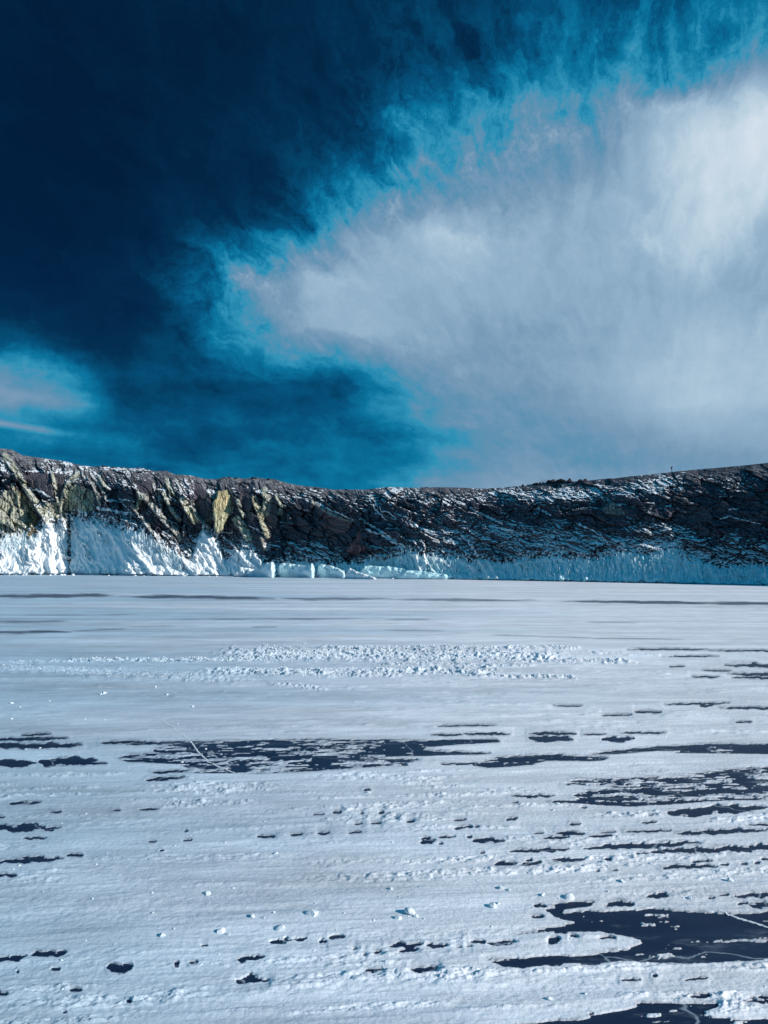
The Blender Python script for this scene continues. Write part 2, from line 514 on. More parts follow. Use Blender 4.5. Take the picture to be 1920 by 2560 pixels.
STROKES += conv([
 (40,87,180,78,5),(215,123,265,122,3),(480,116,520,115,2),(600,112,690,110,3),(-60,192,190,188,12),(190,200,230,202,3),(180,195,265,190,3),(-20,144,20,143,3),(100,237,200,235,4),
 (85,319,190,316,3),(-40,342,275,325,8),(285,310,360,307,5),(-40,397,75,395,5),(795,207,810,207,3),(640,252,675,250,3),(790,246,830,243,3),
 (1110,229,1190,227,5),(1250,221,1310,219,4),(1370,216,1425,214,4),(1505,212,1560,210,3),(1530,174,1565,173,3),(1600,172,1645,171,3),(1350,134,1400,132,2),
 (1435,126,1475,124,5),(1635,127,1659,125,4),(1555,128,1570,128,3),(690,289,705,288,3),
 (-40,762,120,745,10),(120,742,290,730,9),(218,803,260,802,5),(460,797,575,793,15),(300,892,355,891,6),(-20,908,35,910,7),(750,779,775,778,8),
 (815,774,855,773,5),(1015,765,1140,748,8),(1165,688,1260,675,8),(1260,675,1325,670,6),(1378,680,1412,680,8),(1420,664,1490,660,6),(868,701,897,701,5),
 (1015,858,1130,840,13),(1100,855,1165,852,5),(1570,810,1659,806,7),(1523,713,1540,713,4),(1567,740,1583,740,4),(1612,728,1650,728,4),(270,990,287,990,4),
 (70,815,82,815,4),(545,940,568,945,6)], 0, 1960)
STROKES += conv([
 (-100,88,500,86,7),(500,88,1200,98,6),(1200,98,1700,101,5),(-60,200,300,197,4),(0,172,600,168,1.5),(-60,245,310,243,6),(310,240,540,231,2),
 (560,221,760,219,1.5),(640,190,1659,185,2.5),(1080,222,1200,220,1.5),(-60,712,300,700,6),(90,689,220,683,3),(-60,737,360,732,9),(-60,812,160,805,12),
 (160,802,420,797,13),(280,813,465,810,4),(430,722,630,716,4),(545,729,840,717,4),(650,850,800,845,4),(630,883,800,870,6),(1570,925,1600,925,3)], 0, 1440)
STROKES += conv([
 (0,101,700,108,5),(700,108,1800,128,6),(0,190,200,188,2),(0,238,260,238,1.5),(460,255,900,268,2),(900,270,1300,275,2.5),(870,200,1100,202,1.5),
 (1050,317,1400,318,2),(1400,323,1700,324,2.5),(1200,347,1450,347,2),(1470,385,1700,388,6),(1370,408,1500,412,2),(1480,425,1700,430,5),(1325,436,1450,436,3),
 (1500,440,1700,441,4),(1230,392,1300,390,2),(1210,556,1490,550,3),(1360,562,1420,560,4),(1440,570,1700,573,4),(940,604,1070,602,2),(1080,588,1200,588,4),
 (730,562,860,563,2),(230,649,490,645,2),(1515,632,1590,632,2),(200,687,340,687,3),(340,683,550,681,4),(620,681,830,681,5),(860,686,960,684,2),
 (1020,678,1220,678,3),(620,707,820,703,10),(940,705,1080,703,10),(0,800,150,797,6),(240,815,420,810,3)], 960, 1440)
# raggedness per outline: share of noise that eats islands of snow into it
POLYS = [
 (convp([(730,575),(700,545),(760,520),(900,512),(890,530),(780,545),(770,560),(1000,548),(1110,537),(1260,548),(1340,556),(1500,568),(1760,540),(1760,752),(1500,770),
   (1200,776),(1040,766),(900,772),(760,772),(600,802),(520,796),(450,766),(620,752),(900,740),(1050,715),(1120,675),(1000,655),(940,640),(800,640),(730,640),(560,657),
   (700,625),(820,600),(780,588)], 960, 1960), 7, .55),
 (convp([(540,1045),(860,1015),(1010,985),(1100,955),(1250,945),(1440,948),(1440,970),(1385,988),(1420,1008),(1800,1020),(1800,1150),(540,1150)], 960, 1960), 7, .5),
 (convp([(700,78),(850,68),(820,48),(900,30),(1100,18),(1760,-5),(1760,70),(1500,70),(1240,86),(1070,98),(900,90)], 960, 1960), 7, .95),
 (convp([(510,790),(560,770),(680,765),(660,750),(780,725),(840,716),(1000,716),(1350,708),(1760,708),(1900,716),(1700,740),(1690,760),(1760,820),(1400,836),(1250,850),(1100,856),(900,851),(750,850),(820,836),(780,812),(620,806),(560,803)], 0, 1440), 7, .95),
 (convp([(0,708),(170,712),(330,708),(480,708),(500,718),(300,730),(180,740),(160,755),(460,765),(400,772),(0,782)], 960, 1440), 6, .75),
 (convp([(380,820),(470,785),(560,780),(760,770),(970,785),(940,797),(700,800),(640,815),(450,828)], 960, 1440), 6, .75),
 (convp([(900,772),(1000,755),(1200,735),(1400,728),(1760,725),(1760,770),(1500,768),(1260,765),(1280,757),(1180,757),(1000,770)], 960, 1440), 6, .8),
 (convp([(785,905),(830,880),(1000,878),(1250,865),(1500,840),(1760,826),(1760,905),(1400,912),(1050,930),(960,905)], 960, 1440), 7, 1.05),
]

def tail_off(pts):
    # outlines that leave the frame on the right taper off beyond it instead of ending square
    out = []
    for i, p in enumerate(pts):
        q = pts[(i + 1) % len(pts)]
        out.append(p)
        if p[0] > 1975 and abs(p[0] - q[0]) < 1 and q[1] > p[1]:
            h = q[1] - p[1]
            out += [(p[0] + 130, p[1] + h * .10), (p[0] + 260, p[1] + h * .42), (p[0] + 330, p[1] + h * .50), (p[0] + 190, p[1] + h * .68), (p[0] + 90, p[1] + h * .85)]
    return out
POLYS = [(tail_off(p), a, e) for p, a, e in POLYS]
STROKES = [(x0, y0, x1 + (140 if x1 > 1935 else 0), y1, h) for x0, y0, x1, y1, h in STROKES]

def poly_sdf(px, py, pts):
    d = np.full(px.shape, 9e9); ins = np.zeros(px.shape, bool)
    n = len(pts)
    for i in range(n):
        x0, y0 = pts[i]; x1, y1 = pts[(i + 1) % n]
        ex, ey = x1 - x0, y1 - y0
        t = np.clip(((px - x0) * ex + (py - y0) * ey) / (ex * ex + ey * ey + 1e-9), 0, 1)
        d = np.minimum(d, (px - x0 - ex * t) ** 2 + (py - y0 - ey * t) ** 2)
        if y1 != y0:
            c = ((y0 > py) != (y1 > py)) & (px < x0 + (py - y0) * ex / ey)
            ins ^= c
    d = np.sqrt(d)
    return np.where(ins, d, -d)                   # positive inside

gx = np.concatenate([np.arange(-1500, -660, 14.0), np.arange(-660, -60, 6.0), np.arange(-60, 1981, 2.5), np.arange(1986, 2580, 6.0), np.arange(2592, 3420, 14.0)])
gy = np.concatenate([1410 + 5850.0 / np.linspace(420, 250, 12)[:-1], np.arange(1433.4, 1700, 1.25), np.arange(1700, 2600, 1.7), np.arange(2600, 3800, 12.0)])
PX, PY = np.meshgrid(gx, gy)
WX, WY = ground(PX, PY)
WX = WX.astype(np.float32); WY = WY.astype(np.float32)
dist = np.hypot(WX, WY)
mpp = WY / FOC                                     # metres per photo pixel sideways
rowgap = np.abs(np.gradient(WY, axis=0))
# wind direction: streaks run to the right and a little away
wc, ws = math.cos(rad(6)), math.sin(rad(6))
SA = WX * wc + WY * ws; SB = -WX * ws + WY * wc
# noise for patch outlines, in metres but growing with distance as the patches do
def streak_noise(seed, along, across, octv=4):
    far = sstep(7.5, 22, dist)
    near_n = fbm(SA / along, SB / across, seed, octv, .55)
    far_n = fbm(SA / (along * 7), WY / (across * 9), seed + 5, octv, .6)
    return near_n * (1 - far) + far_n * far
nA = streak_noise(11, .8, .22)
nB = streak_noise(31, .25, .07, 4)
nC = streak_noise(37, .07, .022, 3) * (1 - .8 * sstep(8, 14, dist))
bare = np.full(PX.shape, -40.0, np.float32)       # in photo pixels, > 0 is bare ice
far_lane = np.zeros(PX.shape, np.float32)
def window(x0, x1, y0, y1):
    i0, i1 = np.searchsorted(gy, [y0, y1]); j0, j1 = np.searchsorted(gx, [x0, x1])
    return slice(i0, i1 + 1), slice(j0, j1 + 1)
for k, (x0, y0, x1, y1, ht) in enumerate(STROKES):
    ht = ht * 1.12 + .35
    pad = ht * 4 + 30
    w = window(min(x0, x1) - pad, max(x0, x1) + pad, min(y0, y1) - pad, max(y0, y1) + pad)
    px, py = PX[w], PY[w]
    L = max(x1 - x0, 1.0)
    t = (px - x0) / L
    tc_ = np.clip(t, 0, 1)
    lane_ = max(y0, y1) < 1600
    wav = fbm(px / (180 if lane_ else 16 + ht * 4), py * 0 + k * 3.3, 77, 4) * ht * (.45 if lane_ else 1.1)
    cy = y0 + (y1 - y0) * tc_ + wav
    e = np.abs(t - .5) * 2
    body = ht * np.clip(1 - e ** 4, -1, 1) + fbm(px / (90 if lane_ else 12 + ht * 2.5), py / (3.0 + ht * .8) + k * 9.1, 78, 4, .45) * ht * 1.1
    over = np.where(t < 0, -t, np.where(t > 1, t - 1, 0)) * L
    f = body - np.abs(py - cy) - over * 1.3 + nC[w] * min(ht, 5) * .55 + nB[w] * min(ht, 6) * .4
    if max(y0, y1) < 1600:
        far_lane[w] = np.maximum(far_lane[w], sstep(-2.5, 3.0, f) * (.95 if ht > 4 else .75))
        continue
    bare[w] = np.maximum(bare[w], f)
for pts, amp, eat in POLYS:
    xs = [p[0] for p in pts]; ys = [p[1] for p in pts]
    w = window(min(xs) - 25, max(xs) + 25, min(ys) - 20, max(ys) + 20)
    s = poly_sdf(PX[w] + nB[w] * 8, PY[w] + nB[w] * 4, pts)
    f = np.minimum(s, 9) + nA[w] * amp * .8 + nB[w] * amp * .6 + nC[w] * amp * .45
    isl = (nA[w] * 1.1 + nB[w] * .9 + nC[w] * .4)
    f = np.minimum(f, (isl + 1.05 - eat) * 12)
    bare[w] = np.maximum(bare[w], f)
# beyond the frame the wind has bared the ice in the same loose way
outside = np.maximum(np.maximum(sstep(-20, -160, PX), sstep(1940, 2080, PX)), sstep(2580, 2700, PY))
gen = (fbm(SA / 3.2, SB / .7, 91, 5, .6) - .28) * 30
bare = np.maximum(bare, np.where(outside > .5, gen, -40))

# snow relief, metres
rough_rows = sstep(-.15, .45, fbm(SA / 6.0, SB / .55, 41, 3)) * .8 + .2
z = np.zeros(PX.shape, np.float32)
for i, wl in enumerate((.035, .07, .14, .3, .65, 1.4, 3.0, 7.0)):
    wgt = sstep(1.2, 3.0, wl / np.maximum(rowgap, 1e-4)) * sstep(.7, 2.0, wl / (mpp * 2.5))
    if wgt.max() <= 0: continue
    st = 1.6 if wl < .1 else 3.2
    n = fbm(SA / (wl * st), SB / wl, 50 + i, 2)
    amp = min(wl * (.11 if wl < .2 else .05), .014) * (rough_rows if wl < .4 else 1)
    z += (n * amp * wgt).astype(np.float32)
# long low sastrugi with a sharper lee edge
sas = ridged(SA / 5.0 + 7, SB / .42, 61, 3)
z += (np.clip(sas - .55, 0, 1) * .028 * sstep(2.0, 4.0, .42 / np.maximum(rowgap, 1e-4))).astype(np.float32)
sas2 = ridged(SA / 22.0 + 7, SB / 2.3, 64, 3)
z += (np.clip(sas2 - .55, 0, 1) * .035 * sstep(2.0, 4.0, 2.3 / np.maximum(rowgap, 1e-4))).astype(np.float32)
# lumpy crust along the roughest rows
lum = sstep(-.05, .4, fbm(SA / 2.2, SB / .26, 71, 3)) * sstep(-.5, .2, fbm(SA / 9.0, SB / 3.0, 72, 2))
z += (np.clip(fbm(SA / .13, SB / .06, 73, 4, .62) + .12, -.4, .7) * .085 * lum * sstep(1.0, 2.2, .06 / np.maximum(rowgap, 1e-4))).astype(np.float32)
z += (np.clip(fbm(SA / .5, SB / .22, 74, 3, .6) + .1, -.3, .6) * .06 * lum * sstep(1.0, 2.2, .22 / np.maximum(rowgap, 1e-4)) * sstep(7, 12, dist)).astype(np.float32)
# churned rubble belts across the middle of the lake (x0, y0, x1, y1, half width, strength), photo pixels
BELTS = [(40,1655,640,1651,3.5,.5),(190,1652,640,1650,4,1),(600,1646,960,1632,9,1),(640,1634,1310,1640,14,1),(820,1619,1420,1621,4,.9),(1300,1650,1545,1655,6,.9),
         (1480,1632,1700,1640,4,.4),(555,1680,960,1684,8,1),(940,1682,1190,1678,8,1),(1190,1690,1430,1695,4,.9),(960,1660,1310,1664,4,.7),(700,1712,790,1724,4,.7),(0,1668,560,1698,10,.35)]
belt = np.zeros(PX.shape, np.float32)
for x0, y0, x1, y1, hw, stg in BELTS:
    t = np.clip((PX - x0) / (x1 - x0), 0, 1)
    ov = np.maximum(np.maximum(x0 - PX, PX - x1), 0)
    d = np.hypot(PY - (y0 + (y1 - y0) * t + fbm(PX / 40, PY * 0 + x0, 81, 2) * hw), ov * .15)
    belt = np.maximum(belt, stg * sstep(hw * 1.35, hw * .5, d))
bl_f, bl_e, bl_r = facets(WX / .22, WY / .5, 83, 1.0)
bl2, _, _ = facets(WX / .09, WY / .25, 87, 1.0)
z += belt * (.008 + .034 * np.clip(bl_f + .3, -.3, 1.2) * sstep(.02, .15, bl_e) + .03 * bl2)

thick = .007 + .0003 * np.minimum(dist, 60)
edge = 1.2 + 0.0 * dist
prof = np.clip(-bare / edge, -1, 1)
up_ = .25 * np.clip(-bare / 2.0, 0, 1) + .75 * sstep(2, 26, -bare)
z = np.where(belt > .05, z, np.clip(z * .8 - .006, -.022, .024 + .03 * sstep(8, 14, dist)))
Zs = np.where(bare > 0, -.02 * np.clip(bare / 1.2, 0, 1), np.maximum(thick * np.sqrt(np.clip(prof, 0, 1)) + z * up_, .002 * np.clip(-bare / 1.2, 0, 1)))
# thin see-through crust close to the bare ice and along far wind lanes
thin = sstep(-5.5, 0.0, bare) * .55
lane = fbm(SA / 90.0, WY / 7.0, 95, 5, .62)
thin = np.maximum(thin, sstep(.12, .55, lane) * sstep(30, 70, dist) * .5)
thin = np.maximum(thin * (1 - belt), far_lane)
verts = np.stack([WX, WY, Zs], -1).reshape(-1, 3)
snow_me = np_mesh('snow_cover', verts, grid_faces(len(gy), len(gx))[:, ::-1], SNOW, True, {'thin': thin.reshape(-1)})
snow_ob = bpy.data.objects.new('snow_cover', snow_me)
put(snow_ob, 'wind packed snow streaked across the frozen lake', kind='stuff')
def snow_z(px, py):
    i = min(max(np.searchsorted(gy, py), 0), len(gy) - 1); j = min(max(np.searchsorted(gx, px), 0), len(gx) - 1)
    return max(float(Zs[i, j]), 0.0)

# white refrozen cracks across the bare ice
def crack(pts, width_px, seed, label):
    P = []
    for k in range(len(pts) - 1):
        for s in np.linspace(0, 1, 9)[:-1]:
            P.append((pts[k][0] + (pts[k + 1][0] - pts[k][0]) * s, pts[k][1] + (pts[k + 1][1] - pts[k][1]) * s))
    P.append(pts[-1])
    r = random.Random(seed)
    vs, fs = [], []
    for i, (x, y) in enumerate(P):
        x += r.uniform(-1.2, 1.2); y += r.uniform(-.6, .6)
        gx_, gy_ = gpt(x, y)
        w = width_px * gy_ / FOC * r.uniform(.7, 1.3)
        zb = snow_z(x, y)
        vs += [(gx_ - w, gy_ - w * 2.0, zb + .0015), (gx_ - w * .3, gy_, zb + .0035), (gx_ + w * .4, gy_ + w * .3, zb + .0035), (gx_ + w, gy_ + w * 2.0, zb + .0015)]
        if i:
            b = (i - 1) * 4
            for q in range(3):
                fs.append((b + q, b + q + 1, b + q + 5, b + q + 4))
    me = np_mesh('ice_crack', vs, fs, CRACK, False)
    o = bpy.data.objects.new('ice_crack', me)
    put(o, parent=lake)
    o['label'] = label
crack([(405,1800),(440,1828),(474,1850),(484,1862),(493,1878),(512,1895),(520,1904),(545,1916),(580,1930),(612,1940)], 1.1, 1, 'thin white crack across the dark ice in the middle of the lake')
crack([(1795,2278),(1822,2287),(1850,2297),(1885,2307),(1925,2320),(1960,2330)], 2.0, 2, 'white crack across the largest dark ice patch near the viewer')

# ================================================================== cliff
def tab(x, xs_ys):
    a = np.array(xs_ys, float)
    return np.interp(x, a[:, 0], a[:, 1])
TOP = [(-1500,1020),(-400,1085),(-100,1112),(0,1121),(31,1124),(40,1130),(55,1138),(80,1142),(125,1148),(160,1153),(205,1164),(235,1167),(258,1165),(275,1168),(300,1169),(330,1171),(355,1170),
  (385,1178),(415,1177),(440,1187),(475,1188),(500,1195),(520,1198),(545,1197),(563,1193),(598,1195),(610,1197),(635,1194),(690,1199),(720,1208),(745,1213),(790,1218),(830,1223.5),(910,1224),
  (940,1221),(970,1217.5),(1000,1218.5),(1040,1219),(1110,1218),(1140,1218.5),(1210,1221.6),(1260,1219),(1308,1213),(1340,1209),(1362,1207),(1380,1205),(1465,1202),(1500,1198),(1540,1195),
  (1620,1186.5),(1680,1180),(1740,1174),(1840,1165.5),(1920,1157),(2100,1140),(2500,1110),(3400,1090)]
BASE = [(-1500,1437),(0,1437),(300,1438.5),(600,1441),(800,1443),(1000,1446),(1100,1448),(1250,1450.5),(1400,1453.5),(1600,1457.5),(1750,1460),(1920,1463.5),(2300,1473),(3400,1505)]
PLAN = [(-1500,0),(-300,0),(-60,35),(0,32),(90,8),(160,-38),(172,-48),(180,-44),(250,-6),(330,36),(420,6),(500,-18),(556,-46),(572,-42),(600,-22),(640,-14),(690,-40),(716,-48),(800,-20),(900,0),
  (1000,22),(1060,24),(1110,0),(1140,-12),(1250,0),(1400,8),(1500,-4),(1620,6),(1800,0),(3400,0)]
def base_depth(x):
    yb = tab(x, BASE)
    a, b, c = ray(x, yb)
    return CAM_H * b / (-c)

def pl(off, sc_, pts):
    return [(off[0] + a / sc_, off[1] + b / sc_) for a, b in pts]
G, Y, O, W_, RD, BR = 'g', 'y', 'o', 'w', 'r', 'b'
# ribs: points, half width, height (photo pixels), tint
RIBS = [
 ([(10,1138),(40,1180),(68,1225),(110,1290),(128,1322)], 10, 11, G),
 ([(128,1175),(137,1215),(146,1258)], 6, 9, G),
 ([(196,1182),(172,1205),(160,1235),(155,1275)], 9, 10, G),
 ([(155,1262),(160,1300),(164,1340)], 10, 10, W_),
 ([(200,1182),(232,1210),(244,1240),(252,1262)], 6, 6, W_),
 ([(226,1185),(250,1215),(266,1250),(280,1252)], 4, 5, W_),
 ([(246,1190),(262,1215),(276,1224)], 5, 6, G),
 ([(30,1212),(45,1240),(55,1290)], 6, 7, Y),
 ([(358,1240),(380,1265),(405,1295),(432,1322),(450,1345)], 9, 10, W_),
 ([(345,1232),(352,1245),(342,1270)], 6, 6, Y),
 ([(383,1212),(397,1245),(404,1260)], 6, 7, W_),
 ([(404,1218),(414,1245),(428,1275),(448,1300)], 6, 7, G),
 ([(418,1202),(428,1225),(430,1240)], 9, 7, G),
 ([(456,1250),(470,1275),(486,1302)], 11, 9, Y),
 ([(440,1200),(452,1228)], 5, 6, W_),
 ([(330,1265),(350,1290),(372,1318),(400,1352)], 6, 7, W_),
 ([(634,1246),(645,1275),(655,1305),(668,1340)], 9, 10, Y),
 ([(660,1226),(668,1250),(662,1282)], 12, 9, G),
 ([(690,1238),(704,1266),(700,1285)], 6, 8, G),
 ([(594,1252),(602,1275),(610,1290)], 6, 8, G),
 ([(590,1300),(606,1318),(620,1345)], 13, 10, G),
 ([(480,1260),(492,1290),(510,1308),(522,1320)], 6, 8, W_),
 ([(520,1225),(530,1246),(541,1250)], 4, 4, W_),
 ([(655,1345),(664,1372)], 7, 6, W_),
 ([(780,1255),(830,1288),(880,1302)], 5, 5, W_),
 ([(810,1310),(826,1330),(838,1345)], 6, 5, RD),
]
# snow lying along gullies and ledges: points, half width
DRIFTS = [
 (pl((700,1190),5.53,[(505,360),(640,440),(860,540),(1000,620)]), 1.8),
 (pl((700,1190),5.53,[(1230,320),(1300,440),(1380,520),(1470,620)]), 1.8),
 (pl((700,1190),5.53,[(1320,380),(1400,480),(1500,500),(1640,610)]), 1.6),
 (pl((700,1190),5.53,[(1110,590),(1280,700),(1450,800),(1659,960)]), 2.4),
 (pl((700,1190),5.53,[(1210,740),(1340,790),(1480,850),(1659,970)]), 3.0),
 (pl((980,1190),5.53,[(0,890),(100,950),(230,1030),(330,1100),(375,1150)]), 5.0),
 (pl((980,1190),5.53,[(1080,440),(1250,530),(1400,600),(1520,660)]), 2.4),
 (pl((980,1190),5.53,[(320,680),(420,730),(560,810)]), 3.0),
 (pl((980,1190),5.53,[(1330,690),(1500,720),(1640,780)]), 2.6),
 (pl((980,1190),5.53,[(960,830),(1060,910),(1120,1000),(1180,1110)]), 2.4),
 (pl((1260,1170),5.53,[(1000,770),(1240,870),(1360,960),(1440,1050),(1560,1180)]), 1.8),
 (pl((1260,1170),5.53,[(480,560),(640,650)]), 2.2),
 (pl((1260,1170),5.53,[(0,840),(200,900),(300,960)]), 2.0),
 (pl((1260,1170),5.53,[(420,1060),(640,1070),(820,1110)]), 1.6),
 (pl((480,1180),6.38,[(1165,290),(1280,345),(1360,380)]), 1.4),
 (pl((480,1180),6.38,[(900,860),(1000,900),(1120,975)]), 1.8),
 (pl((480,1180),6.38,[(470,960),(640,975)]), 1.2),
 (pl((480,1180),6.38,[(470,1010),(600,1110),(690,1200)]), 1.2),
 (pl((240,1150),6.38,[(180,655),(400,665),(580,870)]), 1.4),
 (pl((240,1150),6.38,[(370,620),(620,660)]), 1.4),
 (pl((240,1150),6.38,[(30,770),(240,800),(480,860)]), 4.0),
 (pl((0,1110),6.38,[(470,710),(650,760),(840,880)]), 3.2),
 (pl((0,1110),6.38,[(390,430),(800,440),(1000,460)]), 1.6),
 (pl((1540,1140),4.366,[(1140,690),(1240,660),(1440,710),(1590,745)]), 1.2),
 (pl((1540,1140),4.366,[(1230,580),(1340,580)]), 1.2),
 (pl((1540,1140),4.366,[(1120,445),(1280,450)]), 1.0),
 (pl((1540,1140),4.366,[(1500,985),(1659,1000)]), 1.2),
]
# smoother or coloured faces: outline, sideways tilt (+ faces right), colour, how smooth
FACES = [
 (pl((0,1110),6.38,[(-60,900),(60,740),(230,760),(420,830),(520,1000),(480,1300),(420,1500),(300,1560),(60,1440),(-60,1420)]), .55, G, .5),
 (pl((0,1110),6.38,[(330,700),(450,900),(620,1200),(560,1460),(440,1480),(420,1100),(300,800)]), .4, O, .3),
 (pl((0,1110),6.38,[(700,960),(830,910),(1040,960),(1040,1190),(860,1200),(700,1120)]), .5, G, .5),
 (pl((0,1110),6.38,[(400,470),(830,470),(860,860),(780,850),(480,720),(420,640)]), -.5, BR, .85),
 (pl((0,1110),6.38,[(870,470),(1020,480),(1000,800),(940,860)]), -.6, BR, .8),
 (pl((0,1110),6.38,[(1050,760),(1200,640),(1480,760),(1500,960),(1480,1060),(1220,1120),(1060,1060)]), .15, Y, .6),
 (pl((240,1150),6.38,[(240,480),(560,500),(620,640),(600,820),(380,680),(240,620)]), -.5, BR, .6),
 (pl((240,1150),6.38,[(640,820),(760,780),(860,960),(980,920),(1060,1130),(900,1060)]), -.5, BR, .7),
 (pl((240,1150),6.38,[(600,340),(900,340),(900,540),(760,540)]), -.5, BR, .7),
 (pl((480,1180),6.38,[(40,180),(240,300),(330,480),(220,780),(150,700),(60,480)]), -.8, BR, .8),
 (pl((480,1180),6.38,[(780,260),(1000,280),(980,460),(960,860),(860,760),(790,560)]), -.7, BR, .7),
 (pl((480,1180),6.38,[(1190,330),(1340,390),(1390,660),(1350,900),(1200,840),(1130,660),(1190,560)]), -.7, BR, .8),
 (pl((480,1180),6.38,[(900,940),(1110,990),(1150,1180),(1200,1360),(1080,1260),(980,1080)]), -.4, BR, .8),
 (pl((700,1190),5.53,[(440,400),(500,370),(640,460),(560,600),(540,540)]), -.3, BR, .8),
 (pl((700,1190),5.53,[(560,600),(660,460),(1000,640),(940,760),(740,800),(660,700)]), -.2, RD, .7),
 (pl((700,1190),5.53,[(140,540),(380,520),(430,720),(400,800),(220,720)]), -.3, BR, .6),
 (pl((700,1190),5.53,[(480,700),(560,700),(610,850),(520,870)]), -.3, BR, .6),
 (pl((980,1190),5.53,[(230,800),(420,800),(540,850),(480,880),(220,865)]), -.2, BR, .8),
 (pl((980,1190),5.53,[(1340,810),(1480,830),(1500,900),(1380,890)]), -.3, BR, .7),
 (pl((1540,1140),4.366,[(760,560),(1050,560),(1060,720),(780,720)]), -.2, BR, .6),
]
TINT = {G: (.47, .48, .39), Y: (.48, .46, .34), O: (.34, .24, .11), W_: (.42, .41, .37), RD: (.19, .105, .105), BR: (.098, .086, .098)}

def polyline_d(x, y, pts):
    """signed distance to a polyline (positive on its right) and the share of its length"""
    best = np.full(x.shape, 9e9); sg = np.zeros(x.shape); tt = np.zeros(x.shape)
    n = len(pts) - 1
    for i in range(n):
        x0, y0 = pts[i]; x1, y1 = pts[i + 1]
        ex, ey = x1 - x0, y1 - y0
        t = np.clip(((x - x0) * ex + (y - y0) * ey) / (ex * ex + ey * ey + 1e-9), 0, 1)
        qx, qy = x - x0 - ex * t, y - y0 - ey * t
        d = np.hypot(qx, qy)
        m = d < best
        best = np.where(m, d, best); sg = np.where(m, np.where(qx > 0, 1.0, -1.0), sg); tt = np.where(m, (i + t) / n, tt)
    return best * sg, tt

ICE_TOP = [(-400,1338),(0,1335),(30,1330),(60,1325),(95,1322),(113,1292),(128,1284),(140,1302),(152,1288),(168,1296),(176,1285),(200,1283),(235,1288),(270,1296),(300,1308),(340,1312),(375,1328),(400,1345),(430,1372),
  (455,1392),(478,1388),(495,1350),(508,1318),(520,1326),(545,1345),(556,1372),(566,1392),(590,1372),(606,1362),(640,1385),(660,1400),(690,1408),(720,1400),(770,1398),(830,1404),(890,1408),(925,1396),(960,1394),
  (985,1385),(1010,1372),(1060,1376),(1110,1384),(1150,1390),(1195,1396),(1240,1402),(1262,1400),(1310,1388),(1360,1384),(1420,1386),(1480,1392),(1530,1384),(1556,1368),(1600,1378),(1640,1372),(1680,1366),(1720,1390),(1780,1410),(1850,1412),(1920,1408),(2400,1405)]

